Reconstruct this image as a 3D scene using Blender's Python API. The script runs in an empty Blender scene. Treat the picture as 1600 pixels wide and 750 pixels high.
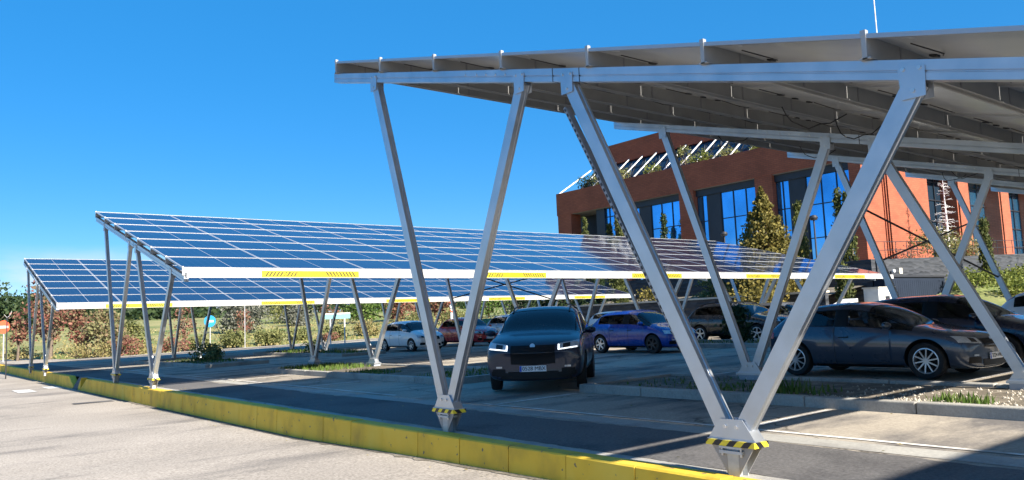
import bpy, bmesh, math, random
import numpy as np
from mathutils import Vector, Matrix
from mathutils.bvhtree import BVHTree
R = math.radians
rnd = random.Random(7)
NR = np.random.default_rng(11)
scene = bpy.context.scene
COL = scene.collection

# ------------------------------------------------------------------ camera
cam_data = bpy.data.cameras.new('camera')
cam = bpy.data.objects.new('camera', cam_data)
COL.objects.link(cam)
yaw, pit, rol = R(51.7637), R(5.8524), R(-2.3616)
fw = Vector((math.cos(yaw)*math.cos(pit), math.sin(yaw)*math.cos(pit), math.sin(pit)))
rt = Vector((math.sin(yaw), -math.cos(yaw), 0))
up = rt.cross(fw)
r2 = math.cos(rol)*rt + math.sin(rol)*up
u2 = -math.sin(rol)*rt + math.cos(rol)*up
M = Matrix((r2, u2, -fw)).transposed().to_4x4()
M.translation = Vector((-5.984, -4.485, 1.623))
cam.matrix_world = M
cam_data.sensor_width = 36
cam_data.lens = 36*1240.5/1600
cam_data.clip_end = 5000
cam_data.clip_start = 0.05
scene.camera = cam

# ------------------------------------------------------------------ world, sun, exposure
SUN_EL, SUN_AZ = 31.0, 178.0          # azimuth clockwise from +Y
world = bpy.data.worlds.new('World'); scene.world = world; world.use_nodes = True
wn, wl = world.node_tree.nodes, world.node_tree.links
wn.clear()
wout = wn.new('ShaderNodeOutputWorld'); bg = wn.new('ShaderNodeBackground')
sky = wn.new('ShaderNodeTexSky'); sky.sky_type = 'NISHITA'; sky.sun_disc = False
sky.sun_elevation = R(SUN_EL); sky.sun_rotation = R(SUN_AZ)
sky.altitude = 1800; sky.air_density = 1.0; sky.dust_density = 0.0; sky.ozone_density = 2.5
hsv = wn.new('ShaderNodeHueSaturation'); hsv.inputs['Saturation'].default_value = 1.42; hsv.inputs['Value'].default_value = 1.0
# low fair weather clouds near the horizon
tc = wn.new('ShaderNodeTexCoord'); sep = wn.new('ShaderNodeSeparateXYZ')
mp = wn.new('ShaderNodeMapping'); mp.inputs['Scale'].default_value = (3.0, 3.0, 11.0)
nz = wn.new('ShaderNodeTexNoise'); nz.inputs['Scale'].default_value = 2.2; nz.inputs['Detail'].default_value = 7
cr = wn.new('ShaderNodeValToRGB'); cr.color_ramp.elements[0].position = 0.42; cr.color_ramp.elements[1].position = 0.62
band = wn.new('ShaderNodeMapRange'); band.inputs[1].default_value = 0.105; band.inputs[2].default_value = 0.06
mul = wn.new('ShaderNodeMath'); mul.operation = 'MULTIPLY'
mixc = wn.new('ShaderNodeMixRGB'); mixc.inputs[2].default_value = (6.3, 6.6, 7.0, 1)
wl.new(tc.outputs['Generated'], mp.inputs[0]); wl.new(mp.outputs[0], nz.inputs[0]); wl.new(nz.outputs[0], cr.inputs[0])
wl.new(tc.outputs['Generated'], sep.inputs[0]); wl.new(sep.outputs[2], band.inputs[0])
wl.new(cr.outputs[0], mul.inputs[0]); wl.new(band.outputs[0], mul.inputs[1])
tint = wn.new('ShaderNodeMixRGB'); tint.inputs[0].default_value = 0.44; tint.inputs[2].default_value = (0.55, 3.35, 8.0, 1)
wl.new(sky.outputs[0], hsv.inputs['Color']); wl.new(hsv.outputs[0], tint.inputs[1]); wl.new(tint.outputs[0], mixc.inputs[1]); wl.new(mul.outputs[0], mixc.inputs[0])
wl.new(mixc.outputs[0], bg.inputs[0]); wl.new(bg.outputs[0], wout.inputs[0])
bg.inputs[1].default_value = 0.051
sd = bpy.data.lights.new('sun', 'SUN'); sd.energy = 5.0; sd.angle = R(0.5); sd.color = (1.0, 0.92, 0.80)
sun = bpy.data.objects.new('sun', sd); COL.objects.link(sun)
sun.rotation_euler = (R(90-SUN_EL), 0, R(180-SUN_AZ))
sun.location = (0, -30, 30)
vs = scene.view_settings
vs.view_transform = 'Standard'; vs.look = 'None'; vs.gamma = 1; vs.use_curve_mapping = False
vs.exposure = 1.5
scene.cycles.max_bounces = 8
scene.cycles.transparent_max_bounces = 12

# ------------------------------------------------------------------ helpers
def mesh_obj(name, me, parent=None):
    o = bpy.data.objects.new(name, me); COL.objects.link(o)
    if parent: o.parent = parent
    return o

def empty(name, loc=(0,0,0), rz=0, rx=0, parent=None):
    o = bpy.data.objects.new(name, None); COL.objects.link(o)
    o.location = loc; o.rotation_euler = (rx, 0, rz); o.empty_display_size = .2
    if parent: o.parent = parent
    return o

def tag(o, label=None, cat=None, group=None, kind=None):
    if label: o['label'] = label
    if cat: o['category'] = cat
    if group: o['group'] = group
    if kind: o['kind'] = kind
    return o

def copy_tree(o, parent=None):
    c = o.copy(); COL.objects.link(c)
    if parent: c.parent = parent
    for ch in list(o.children): copy_tree(ch, c)
    return c

class MB:
    """collects simple shapes into one mesh"""
    def __init__(s): s.v=[]; s.f=[]; s.m=[]; s.mats=[]
    def mi(s, m):
        if m not in s.mats: s.mats.append(m)
        return s.mats.index(m)
    def add(s, vs, fs, m):
        b=len(s.v); k=s.mi(m); s.v+= [tuple(v) for v in vs]
        for f in fs: s.f.append([b+i for i in f]); s.m.append(k)
    def hexa(s, p, m):
        s.add(p, [(0,3,2,1),(4,5,6,7),(0,1,5,4),(1,2,6,5),(2,3,7,6),(3,0,4,7)], m)
    def box(s, x0,x1,y0,y1,z0,z1, m):
        s.hexa([(x0,y0,z0),(x1,y0,z0),(x1,y1,z0),(x0,y1,z0),(x0,y0,z1),(x1,y0,z1),(x1,y1,z1),(x0,y1,z1)], m)
    def bar(s, a, b, w, h, m, side=None):
        """box from a to b; w along side vector, h along the other"""
        a=Vector(a); b=Vector(b); d=(b-a).normalized()
        sd=Vector(side) if side else Vector((0,0,1)).cross(d)
        if sd.length<1e-4: sd=Vector((1,0,0))
        sd=(sd-d*sd.dot(d)).normalized(); n=d.cross(sd)
        P=[]
        for c in (a,b):
            P += [c-sd*w/2-n*h/2, c+sd*w/2-n*h/2, c+sd*w/2+n*h/2, c-sd*w/2+n*h/2]
        s.hexa(P, m)
    def prism(s, poly, axis, t0, t1, m):
        """extrude 2D poly along axis 0/1/2"""
        def mk(p,t):
            if axis==0: return (t,p[0],p[1])
            if axis==1: return (p[0],t,p[1])
            return (p[0],p[1],t)
        n=len(poly); vs=[mk(p,t0) for p in poly]+[mk(p,t1) for p in poly]
        fs=[tuple(range(n-1,-1,-1)), tuple(range(n,2*n))]
        for i in range(n): j=(i+1)%n; fs.append((i,j,n+j,n+i))
        s.add(vs, fs, m)
    def tube(s, pts, rad, m, n=8, cap=True):
        pts=[Vector(p) for p in pts]; vs=[]; fs=[]
        if not hasattr(rad,'__len__'): rad=[rad]*len(pts)
        ref=None
        for i,p in enumerate(pts):
            d=(pts[min(i+1,len(pts)-1)]-pts[max(i-1,0)]).normalized()
            if ref is None:
                ref=d.orthogonal().normalized()
            ref=(ref-d*ref.dot(d)).normalized(); q=d.cross(ref)
            for k in range(n):
                a=2*math.pi*k/n
                vs.append(p+(ref*math.cos(a)+q*math.sin(a))*rad[i])
        for i in range(len(pts)-1):
            for k in range(n):
                k2=(k+1)%n; fs.append((i*n+k,i*n+k2,(i+1)*n+k2,(i+1)*n+k))
        if cap:
            fs.append(tuple(range(n-1,-1,-1))); L=(len(pts)-1)*n; fs.append(tuple(range(L,L+n)))
        s.add(vs,fs,m)
    def disc(s, c, axis, r, t, m, n=16):
        c=Vector(c); a=Vector(axis).normalized(); s.tube([c-a*t/2,c+a*t/2], r, m, n)
    def lathe(s, prof, m, n=24, axis='z', c=(0,0,0)):
        """prof list of (radius, height)"""
        vs=[];fs=[]
        for r,h in prof:
            for k in range(n):
                a=2*math.pi*k/n
                if axis=='z': vs.append((c[0]+r*math.cos(a),c[1]+r*math.sin(a),c[2]+h))
                else: vs.append((c[0]+r*math.cos(a),c[1]+h,c[2]+r*math.sin(a)))
        for i in range(len(prof)-1):
            for k in range(n):
                k2=(k+1)%n
                q=(i*n+k,i*n+k2,(i+1)*n+k2,(i+1)*n+k)
                fs.append(q if axis=='z' else q[::-1])
        s.add(vs,fs,m)
    def mesh(s, name, smooth=False, bevel=0):
        me=bpy.data.meshes.new(name); me.from_pydata(s.v,[],s.f)
        for m in s.mats: me.materials.append(m)
        me.polygons.foreach_set('material_index', s.m)
        if smooth:
            me.polygons.foreach_set('use_smooth',[True]*len(me.polygons))
            try: me.set_sharp_from_angle(angle=R(35))
            except Exception: pass
        me.update(); return me
    def build(s, name, parent=None, smooth=False, bevel=0):
        o=mesh_obj(name, s.mesh(name, smooth), parent)
        if bevel:
            b=o.modifiers.new('bevel','BEVEL'); b.width=bevel; b.segments=2; b.limit_method='ANGLE'; b.angle_limit=R(50)
        return o

# ------------------------------------------------------------------ materials
def nt(name):
    m=bpy.data.materials.new(name); m.use_nodes=True
    return m, m.node_tree.nodes, m.node_tree.links, m.node_tree.nodes['Principled BSDF']
def mat(name, col, rough=.6, metal=0, var=.12, scale=3.0, bump=0, bscale=40, coat=0, spec=None, detail=6, rvar=0.0):
    m,n,l,p=nt(name)
    p.inputs['Base Color'].default_value=(*col,1); p.inputs['Roughness'].default_value=rough; p.inputs['Metallic'].default_value=metal
    if spec is not None: p.inputs['Specular IOR Level'].default_value=spec
    if coat: p.inputs['Coat Weight'].default_value=coat; p.inputs['Coat Roughness'].default_value=.03
    t=n.new('ShaderNodeTexCoord')
    if var or rvar:
        z=n.new('ShaderNodeTexNoise'); z.inputs['Scale'].default_value=scale; z.inputs['Detail'].default_value=detail
        l.new(t.outputs['Object'],z.inputs['Vector'])
        if var:
            r=n.new('ShaderNodeMapRange'); r.inputs[1].default_value=.25; r.inputs[2].default_value=.75
            r.inputs[3].default_value=1-var; r.inputs[4].default_value=1+var
            h=n.new('ShaderNodeHueSaturation'); h.inputs['Color'].default_value=(*col,1)
            l.new(z.outputs[0],r.inputs[0]); l.new(r.outputs[0],h.inputs['Value']); l.new(h.outputs[0],p.inputs['Base Color'])
        if rvar:
            r=n.new('ShaderNodeMapRange'); r.inputs[3].default_value=max(0,rough-rvar); r.inputs[4].default_value=rough+rvar
            l.new(z.outputs[0],r.inputs[0]); l.new(r.outputs[0],p.inputs['Roughness'])
    if bump:
        z2=n.new('ShaderNodeTexNoise'); z2.inputs['Scale'].default_value=bscale; z2.inputs['Detail'].default_value=4
        b=n.new('ShaderNodeBump'); b.inputs['Strength'].default_value=bump; b.inputs['Distance'].default_value=.02
        l.new(t.outputs['Object'],z2.inputs['Vector']); l.new(z2.outputs[0],b.inputs['Height']); l.new(b.outputs[0],p.inputs['Normal'])
    return m
def emit(name, col, st):
    m,n,l,p=nt(name); p.inputs['Base Color'].default_value=(.8,.8,.8,1); p.inputs['Emission Color'].default_value=(*col,1); p.inputs['Emission Strength'].default_value=st
    return m
def leafmat(name, cols, rough=.6):
    """foliage: colour picked per leaf plus a broad clump tone"""
    m,n,l,p=nt(name)
    g=n.new('ShaderNodeNewGeometry'); r=n.new('ShaderNodeValToRGB')
    while len(r.color_ramp.elements)<len(cols): r.color_ramp.elements.new(.5)
    for i,c in enumerate(cols):
        r.color_ramp.elements[i].position=i/(len(cols)-1); r.color_ramp.elements[i].color=(*c,1)
    l.new(g.outputs['Random Per Island'],r.inputs[0]); l.new(r.outputs[0],p.inputs['Base Color'])
    p.inputs['Roughness'].default_value=rough; p.inputs['Specular IOR Level'].default_value=.2
    tr=n.new('ShaderNodeBsdfTranslucent'); mx=n.new('ShaderNodeMixShader'); mx.inputs[0].default_value=.28
    l.new(r.outputs[0],tr.inputs[0]); l.new(p.outputs[0],mx.inputs[1]); l.new(tr.outputs[0],mx.inputs[2])
    l.new(mx.outputs[0],n['Material Output'].inputs[0])
    return m
def ground_mat(name, col, stain, s_scale=(.5,.5,.5), s_lo=.52, s_hi=.66, speck=.35, crack=False, rough=.9, stretch=None):
    m,n,l,p=nt(name); t=n.new('ShaderNodeTexCoord'); p.inputs['Roughness'].default_value=rough; p.inputs['Specular IOR Level'].default_value=.25
    mpn=n.new('ShaderNodeMapping'); mpn.inputs['Scale'].default_value=s_scale
    if stretch: mpn.inputs['Rotation'].default_value=(0,0,stretch)
    a=n.new('ShaderNodeTexNoise'); a.inputs['Scale'].default_value=1; a.inputs['Detail'].default_value=9; a.inputs['Roughness'].default_value=.62
    l.new(t.outputs['Object'],mpn.inputs[0]); l.new(mpn.outputs[0],a.inputs['Vector'])
    ra=n.new('ShaderNodeMapRange'); ra.inputs[1].default_value=s_lo; ra.inputs[2].default_value=s_hi; l.new(a.outputs[0],ra.inputs[0])
    mx=n.new('ShaderNodeMixRGB'); mx.inputs[1].default_value=(*col,1); mx.inputs[2].default_value=(*stain,1); l.new(ra.outputs[0],mx.inputs[0])
    # fine aggregate speckle
    b=n.new('ShaderNodeTexNoise'); b.inputs['Scale'].default_value=26; b.inputs['Detail'].default_value=6; b.inputs['Roughness'].default_value=.75; l.new(t.outputs['Object'],b.inputs['Vector'])
    rb=n.new('ShaderNodeMapRange'); rb.inputs[1].default_value=.3; rb.inputs[2].default_value=.7; rb.inputs[3].default_value=1-speck; rb.inputs[4].default_value=1+speck
    l.new(b.outputs[0],rb.inputs[0])
    c=n.new('ShaderNodeTexNoise'); c.inputs['Scale'].default_value=.35; c.inputs['Detail'].default_value=5; l.new(t.outputs['Object'],c.inputs['Vector'])
    rc=n.new('ShaderNodeMapRange'); rc.inputs[1].default_value=.3; rc.inputs[2].default_value=.7; rc.inputs[3].default_value=.85; rc.inputs[4].default_value=1.13; l.new(c.outputs[0],rc.inputs[0])
    mm=n.new('ShaderNodeMath'); mm.operation='MULTIPLY'; l.new(rb.outputs[0],mm.inputs[0]); l.new(rc.outputs[0],mm.inputs[1])
    h=n.new('ShaderNodeHueSaturation'); l.new(mx.outputs[0],h.inputs['Color']); l.new(mm.outputs[0],h.inputs['Value'])
    out=h.outputs[0]
    if crack:
        v=n.new('ShaderNodeTexVoronoi'); v.feature='DISTANCE_TO_EDGE'; v.inputs['Scale'].default_value=.22
        ad=n.new('ShaderNodeVectorMath'); ad.operation='ADD'; sc=n.new('ShaderNodeVectorMath'); sc.operation='SCALE'; sc.inputs[3].default_value=1.1
        d=n.new('ShaderNodeTexNoise'); d.inputs['Scale'].default_value=1.3; d.inputs['Detail'].default_value=6
        l.new(t.outputs['Object'],d.inputs['Vector']); l.new(d.outputs['Color'],sc.inputs[0]); l.new(t.outputs['Object'],ad.inputs[0]); l.new(sc.outputs[0],ad.inputs[1]); l.new(ad.outputs[0],v.inputs['Vector'])
        rr=n.new('ShaderNodeMapRange'); rr.inputs[1].default_value=.0; rr.inputs[2].default_value=.006; rr.inputs[3].default_value=.35; rr.inputs[4].default_value=1
        l.new(v.outputs['Distance'],rr.inputs[0])
        h2=n.new('ShaderNodeHueSaturation'); l.new(out,h2.inputs['Color']); l.new(rr.outputs[0],h2.inputs['Value']); out=h2.outputs[0]
    l.new(out,p.inputs['Base Color'])
    bp=n.new('ShaderNodeBump'); bp.inputs['Strength'].default_value=.25; bp.inputs['Distance'].default_value=.01
    l.new(b.outputs[0],bp.inputs['Height']); l.new(bp.outputs[0],p.inputs['Normal'])
    return m

X={}
X['road']=ground_mat('pale_road_asphalt',(.335,.295,.25),(.19,.17,.15),(.28,.85,.5),.53,.68,.55,stretch=R(-38))
X['lot']=ground_mat('old_lot_asphalt',(.36,.32,.265),(.13,.122,.118),(.30,.75,.5),.48,.64,.28,crack=True)
def add_oil(m):
    n,l=m.node_tree.nodes,m.node_tree.links; p=n['Principled BSDF']; src=p.inputs['Base Color'].links[0].from_socket
    t=n.new('ShaderNodeTexCoord'); v=n.new('ShaderNodeTexVoronoi'); v.inputs['Scale'].default_value=.42; v.inputs['Randomness'].default_value=1
    d=n.new('ShaderNodeTexNoise'); d.inputs['Scale'].default_value=5; d.inputs['Detail'].default_value=5
    l.new(t.outputs['Object'],v.inputs['Vector']); l.new(t.outputs['Object'],d.inputs['Vector'])
    a=n.new('ShaderNodeMath'); a.operation='MULTIPLY_ADD'; a.inputs[1].default_value=.35; l.new(d.outputs[0],a.inputs[0]); l.new(v.outputs['Distance'],a.inputs[2])
    r=n.new('ShaderNodeMapRange'); r.inputs[1].default_value=.24; r.inputs[2].default_value=.40; r.inputs[3].default_value=.40; r.inputs[4].default_value=1; l.new(a.outputs[0],r.inputs[0])
    h=n.new('ShaderNodeHueSaturation'); l.new(src,h.inputs['Color']); l.new(r.outputs[0],h.inputs['Value']); l.new(h.outputs[0],p.inputs['Base Color'])
add_oil(X['lot'])
X['strip']=ground_mat('new_asphalt',(.125,.12,.118),(.06,.058,.06),(.6,.6,.6),.5,.7,.40)
X['concrete']=ground_mat('kerb_concrete',(.36,.35,.32),(.22,.21,.2),(1,1,1),.5,.7,.18)
X['terrain']=ground_mat('dry_grass_soil',(.27,.245,.105),(.13,.17,.05),(.12,.12,.12),.42,.6,.35)
X['soil']=ground_mat('island_soil',(.15,.13,.10),(.24,.21,.17),(3,3,3),.5,.6,.5)
X['linepaint']=ground_mat('worn_line_paint',(.72,.70,.66),(.42,.39,.35),(2.2,2.2,2.2),.45,.62,.15)
X['alu']=mat('grey_aluminium',(.50,.53,.57),.36,.82,.12,3.5,.06,90,rvar=.12,detail=10)
X['alu_dark']=mat('leg_side_aluminium',(.27,.275,.29),.45,.35,.05,1.2)
X['alu_white']=mat('white_gutter_paint',(.40,.40,.40),.45,0,.04,2)
X['purlin']=mat('galvanised_purlin',(.34,.345,.345),.5,.3,.16,2.2,rvar=.12)
X['cap']=mat('clamp_cap',(.36,.37,.38),.35,.3,.04,3)
X['frame']=mat('panel_frame',(.42,.43,.45),.35,.5,.04,3)
X['back']=mat('backsheet',(.56,.57,.58),.24,0,.16,.7,rvar=.12)
X['jbox']=mat('black_plastic',(.02,.02,.022),.5,0,.1,8)
X['bolt']=mat('steel_bolt',(.62,.62,.62),.3,.8,.1,20)
X['post']=mat('galvanised_post',(.42,.44,.46),.5,.5,.2,6)
X['pedestal']=mat('blue_grey_pedestal',(.33,.37,.42),.6,0,.12,5)
X['yellow_sign']=mat('yellow_sign',(.44,.37,.006),.5,0,.03,4)
X['olive']=mat('olive_stripe',(.06,.05,.004),.6,0,.1,4)
X['signtext']=mat('sign_lettering',(.25,.21,.0),.6,0,.05,4)
X['black']=mat('black_rubber',(.012,.012,.013),.75,0,.15,10)
X['trim']=mat('black_trim',(.006,.006,.007),.5,0,.1,10,spec=.25)
X['interior']=mat('car_interior',(.035,.035,.038),.8,0,.2,6)
X['seatfab']=mat('seat_fabric',(.11,.11,.12),.8,0,.15,10)
X['rim']=mat('alloy_rim',(.62,.63,.65),.3,.7,.05,10)
X['rimdark']=mat('wheel_well',(.006,.006,.006),.9,0,0)
X['plate']=mat('number_plate',(.78,.80,.82),.4,0,.02,10)
X['plateblue']=mat('plate_blue',(.02,.09,.5),.4,0,.02,10)
X['lamp']=mat('lamp_lens',(.50,.53,.56),.12,.2,.25,25,coat=.6)
X['lampdark']=mat('lamp_inner',(.03,.03,.035),.25,.2,.2,25)
X['red_lamp']=mat('red_lamp',(.45,.01,.015),.15,0,.15,25,coat=.6)
X['drl']=emit('daytime_lamp',(.9,.95,1.0),.8)
X['wood']=mat('bark',(.13,.10,.075),.9,0,.3,8,.4,30)
X['silverbark']=mat('silver_bark',(.62,.60,.60),.8,0,.2,8)
X['signwhite']=mat('sign_white',(.75,.75,.75),.5,0,.04,6)
X['signred']=mat('sign_red',(.72,.12,.05),.5,0,.04,6)
X['signblue']=mat('sign_blue',(.03,.30,.62),.5,0,.04,6)
X['teal']=mat('teal_sign',(.22,.50,.50),.5,0,.05,6)
X['steelpost']=mat('grey_steel_post',(.45,.46,.47),.5,.3,.1,6)
X['darkpost']=mat('dark_steel_post',(.03,.03,.035),.5,.2,.1,6)
X['pebble']=mat('white_pebble',(.40,.36,.30),.8,0,.25,9)
# panel cells: navy with faint cell grid and a pale mid line
def cell_mat():
    m,n,l,p=nt('solar_cells'); t=n.new('ShaderNodeTexCoord'); s=n.new('ShaderNodeSeparateXYZ'); l.new(t.outputs['Object'],s.inputs[0])
    def grid(out, period, w):
        d=n.new('ShaderNodeMath'); d.operation='DIVIDE'; d.inputs[1].default_value=period; l.new(out,d.inputs[0])
        a=n.new('ShaderNodeMath'); a.operation='ADD'; a.inputs[1].default_value=100.0; l.new(d.outputs[0],a.inputs[0])
        f=n.new('ShaderNodeMath'); f.operation='FRACT'; l.new(a.outputs[0],f.inputs[0])
        c=n.new('ShaderNodeMath'); c.operation='LESS_THAN'; c.inputs[1].default_value=w/period; l.new(f.outputs[0],c.inputs[0]); return c.outputs[0]
    g1=grid(s.outputs[0],.205,.010); g2=grid(s.outputs[1],.253,.010)
    mx=n.new('ShaderNodeMath'); mx.operation='MAXIMUM'; l.new(g1,mx.inputs[0]); l.new(g2,mx.inputs[1])
    z=n.new('ShaderNodeTexNoise'); z.inputs['Scale'].default_value=1.6; l.new(t.outputs['Object'],z.inputs[0])
    oi=n.new('ShaderNodeObjectInfo')
    av=n.new('ShaderNodeMath'); av.operation='MULTIPLY_ADD'; av.inputs[1].default_value=.5; l.new(oi.outputs['Random'],av.inputs[0]); l.new(z.outputs[0],av.inputs[2])
    r=n.new('ShaderNodeValToRGB'); r.color_ramp.elements[0].color=(.006,.012,.032,1); r.color_ramp.elements[1].color=(.011,.021,.052,1)
    r.color_ramp.elements[0].position=.3; r.color_ramp.elements[1].position=1.0
    l.new(av.outputs[0],r.inputs[0])
    c=n.new('ShaderNodeMixRGB'); c.inputs[2].default_value=(.03,.05,.10,1); l.new(mx.outputs[0],c.inputs[0]); l.new(r.outputs[0],c.inputs[1])
    l.new(c.outputs[0],p.inputs['Base Color']); p.inputs['Roughness'].default_value=.07; p.inputs['IOR'].default_value=1.45
    return m
X['cell']=cell_mat()
# yellow kerb paint: worn, streaked, with stone joints every metre
def kerb_mat():
    m,n,l,p=nt('yellow_kerb_paint'); t=n.new('ShaderNodeTexCoord'); s=n.new('ShaderNodeSeparateXYZ'); l.new(t.outputs['Object'],s.inputs[0])
    mpn=n.new('ShaderNodeMapping'); mpn.inputs['Scale'].default_value=(2.0,1.6,1.2); l.new(t.outputs['Object'],mpn.inputs[0])
    z=n.new('ShaderNodeTexNoise'); z.inputs['Scale'].default_value=1.3; z.inputs['Detail'].default_value=8; l.new(mpn.outputs[0],z.inputs[0])
    r=n.new('ShaderNodeValToRGB'); e=r.color_ramp.elements
    e[0].position=.25; e[0].color=(.44,.275,.03,1); e[1].position=.50; e[1].color=(.70,.445,.03,1)
    q=e.new(.80); q.color=(.72,.50,.06,1)
    l.new(z.outputs[0],r.inputs[0])
    # chips of bare concrete
    z2=n.new('ShaderNodeTexNoise'); z2.inputs['Scale'].default_value=9; z2.inputs['Detail'].default_value=6; l.new(t.outputs['Object'],z2.inputs[0])
    r2_=n.new('ShaderNodeMapRange'); r2_.inputs[1].default_value=.655; r2_.inputs[2].default_value=.70; l.new(z2.outputs[0],r2_.inputs[0])
    c=n.new('ShaderNodeMixRGB'); c.inputs[2].default_value=(.12,.11,.08,1); l.new(r2_.outputs[0],c.inputs[0]); l.new(r.outputs[0],c.inputs[1])
    l.new(c.outputs[0],p.inputs['Base Color']); p.inputs['Roughness'].default_value=.75
    b=n.new('ShaderNodeBump'); b.inputs['Strength'].default_value=.3; b.inputs['Distance'].default_value=.02; l.new(z2.outputs[0],b.inputs['Height']); l.new(b.outputs[0],p.inputs['Normal'])
    return m
X['kerbpaint']=kerb_mat()
def hazard_mat():
    m,n,l,p=nt('hazard_tape'); t=n.new('ShaderNodeTexCoord'); s=n.new('ShaderNodeSeparateXYZ'); l.new(t.outputs['Object'],s.inputs[0])
    a=n.new('ShaderNodeMath'); a.operation='ADD'; l.new(s.outputs[0],a.inputs[0]); l.new(s.outputs[1],a.inputs[1])
    b=n.new('ShaderNodeMath'); b.operation='ADD'; l.new(a.outputs[0],b.inputs[0]); l.new(s.outputs[2],b.inputs[1])
    d=n.new('ShaderNodeMath'); d.operation='MULTIPLY_ADD'; d.inputs[1].default_value=6.5; d.inputs[2].default_value=50; l.new(b.outputs[0],d.inputs[0])
    f=n.new('ShaderNodeMath'); f.operation='FRACT'; l.new(d.outputs[0],f.inputs[0])
    g=n.new('ShaderNodeMath'); g.operation='GREATER_THAN'; g.inputs[1].default_value=.5; l.new(f.outputs[0],g.inputs[0])
    c=n.new('ShaderNodeMixRGB'); c.inputs[1].default_value=(.01,.01,.012,1); c.inputs[2].default_value=(.75,.58,.03,1); l.new(g.outputs[0],c.inputs[0])
    l.new(c.outputs[0],p.inputs['Base Color']); p.inputs['Roughness'].default_value=.45
    return m
X['hazard']=hazard_mat()
def glass_mat(name, tint, refl=1.0):
    m,n,l,p=nt(name); n.remove(p)
    tr=n.new('ShaderNodeBsdfTransparent'); tr.inputs[0].default_value=(*tint,1)
    g=n.new('ShaderNodeBsdfGlossy'); g.inputs['Roughness'].default_value=.02; g.inputs[0].default_value=(.85,.9,.95,1)
    fz=n.new('ShaderNodeFresnel'); fz.inputs[0].default_value=1.55
    mu=n.new('ShaderNodeMath'); mu.operation='MULTIPLY'; mu.inputs[1].default_value=refl; l.new(fz.outputs[0],mu.inputs[0])
    mx=n.new('ShaderNodeMixShader'); l.new(mu.outputs[0],mx.inputs[0]); l.new(tr.outputs[0],mx.inputs[1]); l.new(g.outputs[0],mx.inputs[2])
    l.new(mx.outputs[0],n['Material Output'].inputs[0]); return m
X['glass']=glass_mat('car_glass',(.60,.66,.66))
X['glassdark']=glass_mat('privacy_glass',(.05,.06,.07))
def brick_mat():
    m,n,l,p=nt('terracotta_brick'); t=n.new('ShaderNodeTexCoord'); s=n.new('ShaderNodeSeparateXYZ'); l.new(t.outputs['Object'],s.inputs[0])
    a=n.new('ShaderNodeMath'); a.operation='ADD'; l.new(s.outputs[0],a.inputs[0]); l.new(s.outputs[1],a.inputs[1])
    cb=n.new('ShaderNodeCombineXYZ'); l.new(a.outputs[0],cb.inputs[0]); l.new(s.outputs[2],cb.inputs[1])
    b=n.new('ShaderNodeTexBrick'); b.inputs['Scale'].default_value=1; b.inputs['Brick Width'].default_value=.5; b.inputs['Row Height'].default_value=.16; b.inputs['Mortar Size'].default_value=.014
    b.inputs['Color1'].default_value=(.335,.088,.040,1); b.inputs['Color2'].default_value=(.27,.070,.031,1); b.inputs['Mortar'].default_value=(.17,.055,.032,1)
    l.new(cb.outputs[0],b.inputs['Vector'])
    z=n.new('ShaderNodeTexNoise'); z.inputs['Scale'].default_value=.5; z.inputs['Detail'].default_value=8; l.new(t.outputs['Object'],z.inputs[0])
    r=n.new('ShaderNodeMapRange'); r.inputs[1].default_value=.3; r.inputs[2].default_value=.7; r.inputs[3].default_value=.85; r.inputs[4].default_value=1.15; l.new(z.outputs[0],r.inputs[0])
    h=n.new('ShaderNodeHueSaturation'); l.new(b.outputs[0],h.inputs['Color']); l.new(r.outputs[0],h.inputs['Value']); l.new(h.outputs[0],p.inputs['Base Color']); p.inputs['Roughness'].default_value=.85
    return m
X['brick']=brick_mat()
X['winglass']=mat('mirror_window_glass',(.14,.46,.84),.03,.9,.28,.30,.035,.5)
X['winglass_dark']=mat('dark_window_glass',(.03,.06,.10),.05,.6,.2,.3)
X['mullion']=mat('dark_mullion',(.02,.022,.03),.5,.2,.1,5)
X['darkpier']=mat('dark_recess_cladding',(.018,.022,.032),.5,0,.2,1)
X['soffit']=mat('soffit_render',(.22,.20,.18),.9,0,.1,2)
X['whitebeam']=mat('white_strut',(.70,.70,.70),.5,0,.05,3)
def slate_mat():
    m,n,l,p=nt('slate_stone'); t=n.new('ShaderNodeTexCoord'); mpn=n.new('ShaderNodeMapping'); mpn.inputs['Scale'].default_value=(1.3,1.3,5.5); l.new(t.outputs['Object'],mpn.inputs[0])
    v=n.new('ShaderNodeTexVoronoi'); v.inputs['Scale'].default_value=1.0; l.new(mpn.outputs[0],v.inputs[0])
    r=n.new('ShaderNodeValToRGB'); r.color_ramp.elements[0].color=(.012,.015,.020,1); r.color_ramp.elements[1].color=(.055,.058,.066,1)
    l.new(v.outputs['Color'],r.inputs[0]); l.new(r.outputs[0],p.inputs['Base Color']); p.inputs['Roughness'].default_value=.7
    b=n.new('ShaderNodeBump'); b.inputs['Strength'].default_value=.8; b.inputs['Distance'].default_value=.06; l.new(v.outputs['Distance'],b.inputs['Height']); l.new(b.outputs[0],p.inputs['Normal'])
    return m
X['slate']=slate_mat()
X['garage']=mat('blue_grey_panel',(.018,.025,.040),.85,0,.1,1,spec=.1)
X['cream']=mat('cream_coping',(.52,.48,.40),.8,0,.12,3)
X['whitewall']=mat('white_cabinet',(.55,.56,.55),.7,0,.12,3)
X['lf_green']=leafmat('leaves_green',[(0.043,0.080,0.017),(0.087,0.145,0.032),(0.145,0.203,0.051)])
X['lf_olive']=leafmat('leaves_olive',[(0.087,0.102,0.038),(0.174,0.189,0.065),(0.275,0.261,0.109)])
X['lf_dark']=leafmat('leaves_dark',[(0.014,0.030,0.011),(0.032,0.055,0.021),(0.057,0.086,0.032)])
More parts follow.
